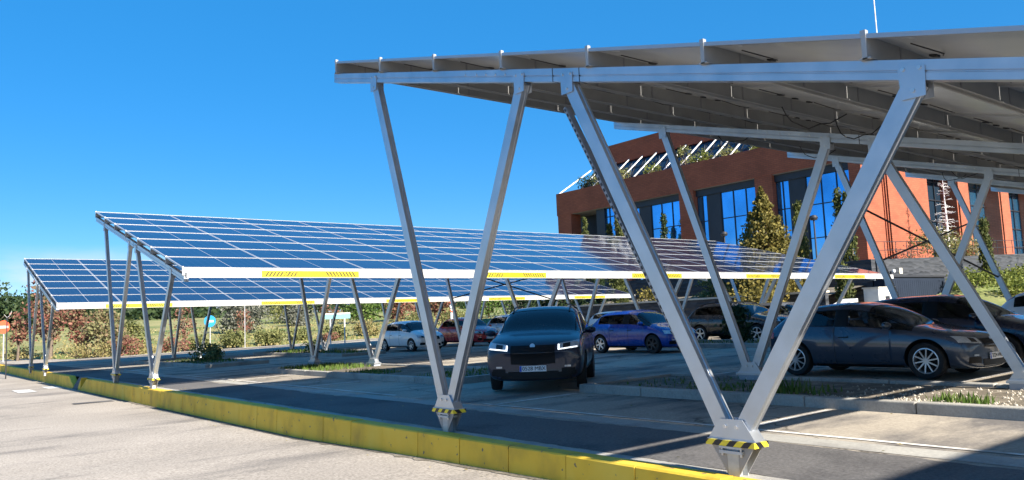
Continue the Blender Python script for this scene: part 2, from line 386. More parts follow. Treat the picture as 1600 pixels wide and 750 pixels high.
X['lf_red']=leafmat('leaves_red',[(.13,.06,.045),(.25,.09,.075),(.30,.14,.10),(.16,.13,.07),(.20,.17,.09)])
X['lf_mix']=leafmat('leaves_red_olive',[(.15,.15,.065),(.20,.195,.095),(.24,.14,.095),(.17,.17,.07),(.26,.24,.12),(.19,.19,.085)])
X['lf_gold']=leafmat('leaves_gold',[(.08,.075,.02),(.17,.145,.035),(.26,.21,.06)])
X['lf_cyp']=leafmat('leaves_cypress',[(.035,.05,.016),(.075,.09,.025),(.13,.14,.04)])
X['lf_jun']=leafmat('leaves_juniper',[(.06,.08,.015),(.13,.16,.03),(.22,.24,.05)])
X['lf_grey']=leafmat('leaves_grey',[(0.072,0.080,0.065),(0.145,0.152,0.123),(0.246,0.246,0.203)])
X['lf_straw']=leafmat('leaves_straw',[(0.203,0.160,0.072),(0.348,0.290,0.131),(0.145,0.160,0.051)])
X['lf_grass']=leafmat('grass_blades',[(.05,.10,.015),(.10,.17,.03),(.17,.21,.06)])
def paint(name, col, metal=.0, rough=.28, coat=1):
    m,n,l,p=nt(name); p.inputs['Base Color'].default_value=(*col,1); p.inputs['Metallic'].default_value=metal; p.inputs['Roughness'].default_value=rough
    p.inputs['Coat Weight'].default_value=coat; p.inputs['Coat Roughness'].default_value=.03
    t=n.new('ShaderNodeTexCoord'); z=n.new('ShaderNodeTexNoise'); z.inputs['Scale'].default_value=3; z.inputs['Detail'].default_value=8; l.new(t.outputs['Object'],z.inputs[0])
    r=n.new('ShaderNodeMapRange'); r.inputs[3].default_value=rough-.05; r.inputs[4].default_value=rough+.1; l.new(z.outputs[0],r.inputs[0]); l.new(r.outputs[0],p.inputs['Roughness'])
    return m

#=====STRUCTURE=====
def lotz(x): return .173+.0127*max(x,-.3)
def lsheet(name, x0,x1,y0,y1, dz, m, nx=1):
    """sheet lying on the gently rising lot"""
    b=MB(); xs=[x0+(x1-x0)*i/nx for i in range(nx+1)]
    for i in range(nx):
        a,c=xs[i],xs[i+1]; b.add([(a,y0,lotz(a)+dz),(c,y0,lotz(c)+dz),(c,y1,lotz(c)+dz),(a,y1,lotz(a)+dz)],[(0,1,2,3)],m)
    return tag(b.build(name),kind='structure')
def hill(x,y):
    z=.10+.010*max(-60,min(x,90))
    if y>58: q=min(y,400)-58; z+=.046*q-.00006*q*q
    if x<0 and y>60: z+=min(.5,(y-60)*.02)*min(1,-x/20)
    return z
def terrain():
    xs=list(np.concatenate([np.arange(-1500,-100,140),np.arange(-100,160,4),np.arange(160,1700,140)]))
    ys=list(np.concatenate([np.arange(-600,-60,90),np.arange(-60,180,4),np.arange(180,2600,130)]))
    b=MB(); vs=[]
    for y in ys:
        for x in xs:
            vg = 60 if x>3 else 60+min(30,(3-x)*3)
            t=0
            if y>vg+1: t=1
            if x>52 or x<-40 or y<-75: t=1
            z=hill(x,y) + .10*math.sin(x*.31+1)*math.sin(y*.23)
            vs.append((x,y,z if t else -.75))
    nx=len(xs); fs=[]
    for j in range(len(ys)-1):
        for i in range(nx-1): fs.append((j*nx+i,j*nx+i+1,(j+1)*nx+i+1,(j+1)*nx+i))
    b.add(vs,fs,X['terrain']); o=b.build('terrain',smooth=True); return tag(o,kind='structure')
terrain()
# the road in front of the kerb: dips away to the left
def road():
    b=MB(); ys=[-70,-10,2,5,9,20,34,60,100]; zs=[-.10,-.10,-.10,-.15,-.25,-.27,-.27,-.2,.15]
    vs=[]
    for y,z in zip(ys,zs): vs += [(-60,y,z-.2),(-7,y,z-.02),(.03,y,z),]
    fs=[]
    for j in range(len(ys)-1):
        for i in range(2): fs.append((j*3+i,j*3+i+1,(j+1)*3+i+1,(j+1)*3+i))
    b.add(vs,fs,X['road']); return tag(b.build('road'),kind='structure')
road()
def roadz(y): return float(np.interp(y,[-70,-10,2,5,9,20,34,60,100],[-.10,-.10,-.10,-.15,-.25,-.27,-.27,-.2,.15]))
# parking lot
lot=lsheet('parking_lot',-.05,52,-75,61,0,X['lot'],8)
b=MB(); rr=random.Random(77); prev=None
for i in range(330):
    y=-30+i*60.4/329; a=.15+rr.uniform(-.015,.03); c=1.66+.05*math.sin(y*.9)+rr.uniform(-.035,.035)
    cur=((a,y,lotz(a)+.004),(c,y,lotz(c)+.004))
    if prev: b.add([prev[0],prev[1],cur[1],cur[0]],[(0,1,2,3)],X['strip'])
    prev=cur
tag(b.build('new_asphalt_strip'),kind='structure')
lsheet('driveway_asphalt',-.05,1.62,30.4,60,.004,X['strip'])
lsheet('concrete_strip',1.72,2.12,-40,30,.004,X['concrete'])
lsheet('concrete_strip',-.04,.13,-40,29,.006,X['concrete'])
# driveway ramp in the kerb gap
b=MB(); b.add([(-.30,29.5,roadz(29)+.006),(-.04,29.5,lotz(0)+.006),(-.04,30.6,lotz(0)+.006),(-.30,30.6,roadz(31)+.006)],[(0,1,2,3)],X['strip']); tag(b.build('driveway_ramp'),kind='structure')
# pale footway along the far edge
b=MB()
pts=[(-14,92),(2,84),(4.2,58),(12,60.0),(20,60.2),(30,63),(40,70),(52,76)]
pin=[(-14,80),(-1.5,70),(.8,54.2),(12,57.0),(20,57.2),(30,59.6),(40,60),(52,61)]
for i in range(len(pts)-1):
    p,q,r_,s_=pin[i],pin[i+1],pts[i+1],pts[i]
    b.add([(v[0],v[1],lotz(v[0])+.03) for v in (p,q,r_,s_)],[(0,1,2,3)],X['road'])
tag(b.build('footway'),kind='structure')
# painted bay lines
def line(x0,x1,y0,y1): lsheet('bay_line',x0,x1,y0,y1,.008,X['linepaint'],1)
for off in (0,18.12,36.25):
    for y in (1.62+off,6.72+off,-3.5+off):
        if y>56: continue
        line(2.15,4.25,y-.05,y+.05)
        line(7.3,17.2,y-.05,y+.05)
    for x in (7.75,10.75,13.25,15.75): line(x-.05,x+.05,-3.4+off,6.7+off)
    for x in (2.3,): line(x-.04,x+.04,-8+off,7+off)
# dashes on the road and a dark patch
b=MB()
def rpatch(x0,x1,y0,y1,m,nm):
    b=MB(); b.add([(x0,y0,roadz(y0)+.008),(x1,y0,roadz(y0)+.008),(x1,y1,roadz(y1)+.008),(x0,y1,roadz(y1)+.008)],[(0,1,2,3)],m); tag(b.build(nm),kind='structure')
rpatch(-2.1,-1.5,30.2,32.4,X['linepaint'],'road_marking')
rpatch(-.95,-.4,31.6,33.6,X['linepaint'],'road_marking')
rpatch(-1.62,-.55,22.0,22.5,X['strip'],'road_patch')

# yellow kerb runs
def kerb_run(y0,y1,label,tz=.19,chamfer=None):
    root=empty('yellow_kerb',(-.17,y0,roadz(y0)))
    y=y0; i=0; rr=random.Random(int(y0*10)+3)
    body=MB(); joints=MB()
    oy,oz=y0,roadz(y0)
    while y<y1-.05:
        L=min(1.0,y1-y); a=y+.007; c=y+L-.007
        j=rr.uniform(-.004,.004); k=rr.uniform(-.005,.005)
        za=roadz(a)-.05; zc=roadz(c)-.05; ta=tz+k; tc=tz+k
        if chamfer=='end' and y+L>y1-1.01: tc=roadz(c)+.10
        if chamfer=='start' and y<y0+.01: ta=roadz(a)+.10
        def P(x,yy,z): return (x+.17,yy-oy,z-oz)
        x0=-.27+j; x1=-.05
        e=.018
        body.add([P(x0-.015,a,za),P(x0,a,ta-e),P(x0+e,a,ta),P(x1,a,ta),P(x1,a,za),
                  P(x0-.015,c,zc),P(x0,c,tc-e),P(x0+e,c,tc),P(x1,c,tc),P(x1,c,zc)],
                 [(0,5,6,1),(1,6,7,2),(2,7,8,3),(3,8,9,4),(4,3,2,1,0),(5,9,8,7,6)][0:0] or
                 [(0,1,6,5),(1,2,7,6),(2,3,8,7),(3,4,9,8),(0,4,3,2,1),(5,6,7,8,9)],X['kerbpaint'])
        y+=L
    body.build('kerb_stones',root)
    return tag(root,label,'kerb')
kerb_run(-14,29.6,'long yellow painted kerb between the road and the nearer two carports',chamfer='end')
kerb_run(30.5,64,'yellow painted kerb beyond the driveway gap, under the farthest carport',chamfer='start')
# darker strip of uneven width laid along the kerb foot
b=MB(); rr=random.Random(2)
prev=None
for i in range(180):
    y=-2+i*.17; w=.05+.05*rr.random()+(.08 if rr.random()<.12 else 0)
    cur=((-.30-w,y,roadz(y)+.005),(-.262,y,roadz(y)+.005))
    if prev: b.add([prev[0],prev[1],cur[1],cur[0]],[(0,1,2,3)],X['soil'])
    prev=cur
tag(b.build('kerb_foot_strip'),kind='structure')

rr=random.Random(31)
b=MB()
for k in range(220):
    y=rr.uniform(-2,40); x=rr.choice([rr.uniform(-.75,-.30),rr.uniform(-.04,.3),rr.uniform(.3,5)]); z=(roadz(y) if x<-.2 else lotz(x))+.014; a=rr.uniform(0,6.28); q=rr.uniform(.015,.035)
    b.add([(x+q*math.cos(a),y+q*math.sin(a),z),(x+q*.5*math.cos(a+1.6),y+q*.5*math.sin(a+1.6),z+.01),(x-q*math.cos(a),y-q*math.sin(a),z+.004),(x-q*.5*math.cos(a+1.6),y-q*.5*math.sin(a+1.6),z)],[(0,1,2,3)],X['lf_straw'])
tag(b.build('fallen_leaves'),'small dry leaves scattered along the yellow kerb','leaves',kind='stuff')
# kerbed planting islands
def grass_blades(b, x0,x1,y0,y1,n,h,z,rr,m):
    for i in range(n):
        x=rr.uniform(x0,x1); y=rr.uniform(y0,y1); a=rr.uniform(0,6.28); hh=h*rr.uniform(.4,1.2); l=rr.uniform(.1,.5)*hh; w=.008+.012*rr.random()
        dx,dy=math.cos(a),math.sin(a)
        zz=z(x)
        b.add([(x-dy*w,y+dx*w,zz),(x+dy*w,y-dx*w,zz),(x+dx*l*.5+dy*w*.6,y+dy*l*.5-dx*w*.6,zz+hh*.65),(x+dx*l,y+dy*l,zz+hh),(x+dx*l*.5-dy*w*.6,y+dy*l*.5+dx*w*.6,zz+hh*.65)],[(0,1,2,3,4)],m)
def island(x0,x1,y0,y1,label):
    root=empty('planting_island',(x0,y0,lotz(x0)))
    k=MB(); h=.15; w=.16
    def run(xa,ya,xb,yb):
        n=max(1,int(round(math.hypot(xb-xa,yb-ya)/1.6)))
        for i in range(n):
            ax,ay=xa+(xb-xa)*i/n,ya+(yb-ya)*i/n; bx,by=xa+(xb-xa)*(i+1)/n,ya+(yb-ya)*(i+1)/n
            g=.008*rnd.random()
            xs=sorted((ax,bx)); ys=sorted((ay,by))
            if abs(bx-ax)<.01: xs=[ax-w/2,ax+w/2]; ys=[ys[0]+.006,ys[1]-.006]
            else: ys=[ay-w/2,ay+w/2]; xs=[xs[0]+.006,xs[1]-.006]
            za=lotz(x0)-.05-lotz(x0)
            zt0=lotz(xs[0])+h+g-lotz(x0); zt1=lotz(xs[1])+h+g-lotz(x0)
            e=.02
            k.hexa([(xs[0]-x0,ys[0]-y0,za),(xs[1]-x0,ys[0]-y0,za),(xs[1]-x0,ys[1]-y0,za),(xs[0]-x0,ys[1]-y0,za),
                    (xs[0]-x0,ys[0]-y0,zt0),(xs[1]-x0,ys[0]-y0,zt1),(xs[1]-x0,ys[1]-y0,zt1),(xs[0]-x0,ys[1]-y0,zt0)],X['concrete'])
    run(x0+w/2,y0,x0+w/2,y1); run(x1-w/2,y0,x1-w/2,y1); run(x0+w,y0+w/2,x1-w,y0+w/2); run(x0+w,y1-w/2,x1-w,y1-w/2)
    o=k.build('island_kerb',root); bv=o.modifiers.new('bevel','BEVEL'); bv.width=.018; bv.segments=2
    s=MB(); s.add([(w,w,.10),(x1-x0-w,w,.10+.0127*(x1-x0)),(x1-x0-w,y1-y0-w,.10+.0127*(x1-x0)),(w,y1-y0-w,.10)],[(0,1,2,3)],X['soil']); s.build('soil_bed',root)
    return tag(root,label,'planting island')
island(4.42,7.05,-9,6.85,'long kerbed island with pebbles and weeds in front of the slate blue hatchback')
island(4.2,7.0,10.9,22.3,'kerbed grassy island under the middle carport, behind the dark blue SUV')
island(17.2,20.0,11.6,22.3,'kerbed island with a dark bush beside the blue hatchback')
island(4.3,7.0,29.2,41,'kerbed island with a green shrub under the farthest carport')
island(10.6,12.9,29.6,41,'kerbed island beside the white hatchback in the far row')
b=MB(); rr=random.Random(5)
zi=lambda x: lotz(x)+.105
for (x0,x1,y0,y1,n,h) in [(4.65,5.25,-.2,.5,150,.12),(4.7,6.8,3.4,6.5,150,.07),(4.7,5.6,2.0,4.2,160,.13),(4.8,5.5,2.6,3.3,90,.2),(4.5,5.4,15.0,17.0,260,.10),(4.5,6.4,18.6,22,900,.13),(4.5,6.8,11.4,13.2,260,.10),(17.4,19.8,12,22,500,.12),(4.6,6.8,31.6,37,500,.12),(10.9,12.7,29.9,40,600,.2)]:
    grass_blades(b,x0,x1,y0,y1,n,h,zi,rr,X['lf_grass'])
tag(b.build('grass'),'green grass and weeds growing in the kerbed islands','grass',kind='stuff')
b=MB()
for i in range(900):
    x=rr.choice([rr.uniform(4.62,5.1),rr.uniform(4.62,6.85)]); y=rr.uniform(-2.5,1.0+rr.random()*1.6); r=rr.uniform(.010,.026); z=zi(x)+r*.3
    vs=[(x+r*math.cos(a)*rr.uniform(.8,1.2),y+r*math.sin(a)*rr.uniform(.8,1.2),z-.01) for a in (0,1.26,2.5,3.77,5.03)]+[(x,y,z+r*.7)]
    b.add(vs,[(0,1,5),(1,2,5),(2,3,5),(3,4,5),(4,0,5)],X['pebble'])
tag(b.build('gravel'),'pale pebbles strewn over the near kerbed island','gravel',kind='stuff')
#=====CARPORT=====
SL=.2654; Z0=3.782
def raf(y): return Z0+SL*y
ANG=math.atan(SL); CS=math.cos(ANG)
NP=14; PW=2.52; FR=6.80
def text_mesh(s, size, m, depth=.002):
    cu=bpy.data.curves.new('lettering','FONT'); cu.body=s; cu.size=size; cu.extrude=depth; cu.align_x='CENTER'; cu.align_y='CENTER'
    o=bpy.data.objects.new('lettering_tmp',cu); COL.objects.link(o)
    dg=bpy.context.evaluated_depsgraph_get(); me=bpy.data.meshes.new_from_object(o.evaluated_get(dg))
    bpy.data.objects.remove(o); bpy.data.curves.remove(cu)
    me.materials.clear(); me.materials.append(m); me.name='lettering'; return me
SIGN_TEXT=text_mesh('\u25B2 ALTURA M\u00C1XIMA 2,2 m',.135,X['signtext'])
def sign_mesh():
    b=MB(); w=2.78; h=.165; b.box(0,w,-.006,0,0,h,X['yellow_sign'])
    for side in (0,1):
        for i in range(9):
            if side==0: x=.08+i*.097; sl=.085
            else: x=w-.14-i*.097; sl=-.085
            b.add([(x,-.0085,.018),(x+.046,-.0085,.018),(x+.046+sl,-.0085,h-.018),(x+sl,-.0085,h-.018)],[(0,1,2,3)],X['olive'])
    return b.mesh('warning_sign')
SIGN=sign_mesh()
def panel_mesh():
    b=MB(); l=PW-.008; w=1.588-.030; t=.036; f=.011; fx=.040
    # frame ring, glass, backsheet
    for (x0,x1,y0,y1) in [(-l/2,l/2,-w/2,-w/2+f),(-l/2,l/2,w/2-f,w/2),(-l/2,-l/2+fx,-w/2+f,w/2-f),(l/2-fx,l/2,-w/2+f,w/2-f)]:
        b.box(x0,x1,y0,y1,-t,0,X['frame'])
    b.box(-l/2+fx,-.013,-w/2+f,w/2-f,-.008,-.003,X['cell']); b.box(.013,l/2-fx,-w/2+f,w/2-f,-.008,-.003,X['cell'])
    b.add([(-.013,-w/2+f,-.004),(.013,-w/2+f,-.004),(.013,w/2-f,-.004),(-.013,w/2-f,-.004)],[(0,1,2,3)],X['frame'])
    b.add([(-l/2+f,-w/2+f,-.010),(-l/2+f,w/2-f,-.010),(l/2-f,w/2-f,-.010),(l/2-f,-w/2+f,-.010)],[(0,1,2,3)],X['back'])
    for x in (-.35,0,.35): b.box(x-.035,x+.035,w/2-.16,w/2-.10,-.026,-.0105,X['jbox'])
    b.tube([(-.35,w/2-.2,-.02),(-.6,w/2-.32,-.05),(-.95,w/2-.22,-.03)],.006,X['jbox'],5)
    b.tube([(.35,w/2-.2,-.02),(.62,w/2-.36,-.07),(1.05,w/2-.2,-.03)],.006,X['jbox'],5)
    return b.mesh('solar_panel')
PANEL=panel_mesh()
def beam_mesh():
    y0,y1=-3.06,7.80; b=MB()
    def sec(z): return z
    # I-like channel: groove along both sides
    prof=[(-.055,-.078),(.055,-.078),(.055,-.022),(.047,-.016),(.047,-.008),(.055,-.002),(.055,.078),(-.055,.078),(-.055,-.002),(-.047,-.008),(-.047,-.016),(-.055,-.022)]
    vs=[]
    for y in (y0,y1):
        for px,pz in prof: vs.append((px,y,raf(y)+.065+pz))
    n=len(prof); fs=[tuple(range(n)),tuple(range(2*n-1,n-1,-1))]
    for i in range(n): j=(i+1)%n; fs.append((i,n+i,n+j,j))
    b.add(vs,fs,X['alu'])
    # splice bolts and joint lines
    for yy in (3.05,3.25,3.45,3.65,3.9):
        for sx in (-1,1): b.disc((sx*.058,yy,raf(yy)+.085),(1,0,0),.016,.012,X['bolt'],8)
    for yy in (1.72,2.16):
        b.box(-.0565,.0565,yy-.006,yy+.006,raf(yy)-.015,raf(yy)+.145,X['jbox'])
    return b.mesh('rafter_beam')
BEAM=beam_mesh()
TOPS=[(6.399,4.636,1),(2.77,4.636,-1),(1.923,0,1),(-1.836,0,-1)]   # top y, base y, side of the pivot
def leg_mesh(ty,by,sd):
    b=MB(); a=Vector((0,by+sd*.105,.60)); c=Vector((0,ty,raf(ty)-.03)); d=(c-a).normalized(); n=Vector((1,0,0)).cross(d).normalized()
    W=.075; H=.05
    prof=[(-W,-H),(W,-H),(W,-.018),(W-.008,-.014),(W-.008,.014),(W,.018),(W,H),(-W,H),(-W,.018),(-W+.008,.014),(-W+.008,-.014),(-W,-.018)]
    vs=[]
    for p in (a,c):
        for q,r_ in prof: vs.append(p+n*q+Vector((1,0,0))*r_)
    k=len(prof); fs=[tuple(range(k-1,-1,-1)),tuple(range(k,2*k))]
    for i in range(k): j=(i+1)%k; fs.append((i,j,k+j,k+i))
    b.add(vs,fs,X['alu']); return b.mesh('leg')
def bracket_mesh(ty):
    b=MB()
    z=raf(ty)+.065
    for s in (-1,1):
        x=s*.062
        p=[(ty-.09,z-.215-SL*.0),(ty+.09,z-.215),(ty+.10,z+.035+SL*.1),(ty-.10,z+.035-SL*.1)]
        b.prism(p,0,x-.005,x+.005,X['alu'])
        for (dy,dz) in ((-.06,.0),(.06,.015),(0,-.16)): b.disc((x+s*.008,ty+dy,z+dz),(1,0,0),.016,.014,X['bolt'],8)
    return b.mesh('leg_bracket')
LEGS=[leg_mesh(*t) for t in TOPS]; BRKS=[bracket_mesh(t[0]) for t in TOPS]
def base_mesh():
    b=MB()
    for s in (-1,1):
        x=s*.066
        b.prism([(-.245,.505),(.245,.505),(.125,.68),(-.125,.68)],0,x-.005,x+.005,X['alu'])
        for dy in (-.06,.06): b.disc((x+s*.01,dy,.615),(1,0,0),.018,.02,X['bolt'],6)
    b.box(-.09,.09,-.25,.25,.49,.505,X['alu'])
    for s in (-1,1):
        b.hexa([(-.066,s*.245,.505),(.066,s*.245,.505),(.066,s*.238,.505),(-.066,s*.238,.505),(-.066,s*.13,.66),(.066,s*.13,.66),(.066,s*.123,.66),(-.066,s*.123,.66)] if s<0 else
               [(-.066,s*.238,.505),(.066,s*.238,.505),(.066,s*.245,.505),(-.066,s*.245,.505),(-.066,s*.123,.66),(.066,s*.123,.66),(.066,s*.13,.66),(-.066,s*.13,.66)],X['alu'])
    return b.mesh('base_plate')
BASE=base_mesh()
def tape_mesh():
    b=MB(); b.box(-.104,.104,-.258,.258,.448,.497,X['hazard']); return b.mesh('hazard_tape')
TAPE=tape_mesh()
def foot_mesh(edge):
    b=MB()
    if edge:
        b.box(-.065,-.053,-.06,.06,.0,.43,X['post']); b.box(.053,.065,-.06,.06,.0,.43,X['post']); b.box(-.053,.053,-.007,.007,.0,.43,X['post'])
        for s in (-1,1):
            b.prism([(s*.245,.432),(s*.062,.432),(s*.062,.06)] if s<0 else [(.062,.06),(.062,.432),(.245,.432)],0,-.066,-.054,X['alu_dark'])
            b.prism([(s*.245,.432),(s*.062,.432),(s*.062,.06)] if s<0 else [(.062,.06),(.062,.432),(.245,.432)],0,.054,.066,X['alu_dark'])
        b.box(-.10,.10,-.12,.12,.30,.335,X['post']); b.box(-.1,.1,-.12,.12,.36,.385,X['post'])
        for sx in (-1,1):
            for sy in (-1,1): b.tube([(sx*.08,sy*.1,.27),(sx*.08,sy*.1,.43)],.009,X['bolt'],6)
    else:
        b.box(-.13,.13,-.27,.27,.40,.485,X['alu']); b.box(-.12,.12,-.235,.235,.19,.398,X['pedestal']); b.box(-.09,.09,-.11,.11,.0,.188,X['pedestal'])
        for sy in (-.1,.05): b.disc((-.124,sy,.29),(1,0,0),.014,.01,X['bolt'],6)
    return b.mesh('post')
FOOT_E,FOOT_I=foot_mesh(True),foot_mesh(False)
def gutter_mesh():
    b=MB(); x=0; y=-3.43; LN=NP*PW
    zt=raf(-3.354)+.36
    seg=LN/12
    for i in range(12):
        a,c=i*seg+.003,(i+1)*seg-.003
        b.box(a,c,y,y+.012,zt-.215,zt,X['alu_white']); b.box(a,c,y+.012,y+.12,zt-.215,zt-.205,X['alu_white'])
        b.box(a,c,y-.006,y,zt-.030,zt-.002,X['alu_white']); b.box(a,c,y-.006,y,zt-.213,zt-.198,X['alu_white'])
        b.box(a,c,y+.108,y+.12,zt-.205,zt-.08,X['alu_white'])
    return b.mesh('gutter'), zt, y
GUT,GZT,GY=gutter_mesh()
PUR_Y=[7.65-1.5275*i for i in range(8)]
def purlin_mesh(yy):
    b=MB(); LN=NP*PW; zb=raf(yy)+.146; zt=raf(yy)+.352
    b.add([],[],X['purlin'])
    # thin deep plate with feet and lap joints
    b.box(0,LN,yy-.020,yy+.020,zb,zt,X['purlin']); b.box(0,LN,yy-.045,yy+.045,zb,zb+.012,X['purlin'])
    b.box(0,LN,yy-.013,yy+.013,zt,zt+.006,X['cap'])
    n=int(LN/1.1)
    for i in range(n):
        x=(i+.5)*LN/n; b.box(x-.012,x+.012,yy-.026,yy+.026,zb+.012,zt-.01,X['alu_dark'])
    b.box(-.004,.04,yy-.022,yy+.022,zt-.02,zt+.026,X['cap'])
    return b.mesh('purlin')
PURS=[purlin_mesh(y) for y in PUR_Y]
def cable_mesh(seed):
    rr=random.Random(seed); b=MB()
    for k in range(1):
        x=rr.uniform(.6,5.5); y=PUR_Y[rr.randint(1,6)]-.1; z=raf(y)+.18; pts=[]
        L=rr.uniform(.5,1.2)
        for i in range(9):
            t=i/8; pts.append((x+L*t,y-.35*t+.1*math.sin(t*5),z-.22*math.sin(math.pi*t)*rr.uniform(.8,1.1)-SL*.35*t))
        b.tube(pts,.009,X['jbox'],5)
    return b.mesh('cable')
CABLES=[cable_mesh(i) for i in range(15)]
def carport(loc, xpan, label, tray=False):
    root=empty('solar_carport',loc); gx=lambda x:.0127*x
    for k in range(6):
        x=k*FR
        o=mesh_obj('rafter_beam',BEAM,root); o.location=(x,0,0)
        for (ty,by,sd),lm,bm_ in zip(TOPS,LEGS,BRKS):
            lg=mesh_obj('leg',lm,root); lg.location=(x,0,0)
            mesh_obj('leg_bracket',bm_,lg)
        for by in (0,4.636):
            bp=mesh_obj('base_plate',BASE,root); bp.location=(x,by,0)
            if k==0: mesh_obj('hazard_tape',TAPE,bp)
            ft=mesh_obj('post',FOOT_E if k==0 else FOOT_I,bp); ft.location=(0,0,.17+(gx(x) if k else 0)-.01)
            h=.48-ft.location[2]
            ft.scale=(1,1,h/(.432 if k==0 else .485)) if k==0 else (1,1,max(.5,(.492-ft.location[2])/.485))
    for i,m in enumerate(PURS):
        o=mesh_obj('purlin',m,root); o.location=(xpan,0,0)
    for r in range(7):
        ym=(PUR_Y[r]+PUR_Y[r+1])/2
        for c in range(NP):
            o=mesh_obj('solar_panel',PANEL,root); o.location=(xpan+PW*(c+.5),ym,raf(ym)+.352); o.rotation_euler=(ANG,0,0)
    g=mesh_obj('gutter',GUT,root); g.location=(xpan,0,0)
    for k in range(5):
        s=mesh_obj('warning_sign',SIGN,root); s.location=(1.78+6.93*k,GY-.001,GZT-.197)
        t=mesh_obj('lettering',SIGN_TEXT,s); t.location=(1.36,-.009,.0825); t.rotation_euler=(R(90),0,0)
    for i,m in enumerate(CABLES):
        c=mesh_obj('cable',m,root); c.location=((i%5)*FR,0,0)
    # crossed brace rods in the plane of the outer legs between the third and fourth frame
    def onleg(k,z):
        ty,by,sd=TOPS[0]; z1=raf(ty); t=(z-.6)/(z1-.6); return Vector((k*FR,by+.105+(ty-by-.105)*t,z))
    for (za,zb) in ((4.25,2.35),(2.75,4.1)):
        b=MB(); b.tube([onleg(2,za),onleg(3,zb)],.028,X['darkpost'],6); b.build('brace_rod',root)
    if tray:
        b=MB(); ty,by,sd=TOPS[2]; a=Vector((0,by+.105,.72)); c=Vector((0,ty,raf(ty)-.25)); d=(c-a).normalized(); n=Vector((1,0,0)).cross(d).normalized()
        if n.y<0: n=-n
        L=(c-a).length; o_=n*.092
        b.bar(a+o_,c+o_,.088,.034,X['alu_dark'],side=(1,0,0))
        m_=int(L/.075)
        for i in range(m_):
            p=a+d*(i+.5)*L/m_
            b.bar(p+o_+Vector((-.045,0,0))-d*.019,p+o_+Vector((-.045,0,0))+d*.019,.003,.022,X['jbox'],side=(1,0,0))
            b.bar(p+n*.1105-d*.02,p+n*.1105+d*.02,.05,.003,X['jbox'],side=(1,0,0))
        b.build('cable_tray',root)
    return tag(root,label,'carport','solar carports')
carport((0,0,0),-.10,'nearest solar carport, seen from below, its grey legs crossing the whole foreground',tray=True)
carport((-.154,19.161,-.022),-.10,'middle solar carport whose blue panels stretch behind the dark blue SUV')
carport((-.295,37.282,-.12),-.05,'farthest solar carport, beyond the middle one, at the left of the scene')
carport((.05,-18.6,.0),-.10,'solar carport behind the viewer whose shadow falls on the right foreground')
#=====CARS=====
# ------------------------------------------------------------------ cars
# column: (x fraction from rear, top z, belt z, half width, roof half width, bottom z, tag)   z in fractions of height, widths of half width
HATCH=[(0,.50,.47,.80,.52,.26),(.018,.62,.58,.92,.62,.17),(.05,.70,.655,.955,.66,.155),(.135,.955,.67,.985,.68,.14),(.30,.995,.655,1,.70,.13),(.485,1.0,.645,1,.71,.13),(.515,.998,.643,1,.71,.13),
       (.60,.965,.635,1,.70,.13),(.70,.80,.63,1,.74,.13),(.765,.675,.622,.995,.78,.13),(.88,.60,.565,.975,.76,.13),(.965,.515,.485,.90,.70,.13),(1.0,.40,.385,.72,.55,.16)]
SUV=[(0,.50,.47,.82,.55,.28),(.018,.62,.58,.93,.66,.19),(.045,.70,.655,.96,.68,.17),(.115,.95,.675,.985,.70,.16),(.30,.992,.66,1,.73,.15),(.485,1.0,.65,1,.74,.15),(.515,.998,.648,1,.74,.15),
     (.61,.97,.64,1,.73,.15),(.70,.83,.64,1,.77,.15),(.765,.69,.638,.995,.80,.15),(.88,.645,.60,.985,.80,.15),(.97,.58,.54,.965,.80,.14),(1.0,.45,.43,.86,.70,.16)]
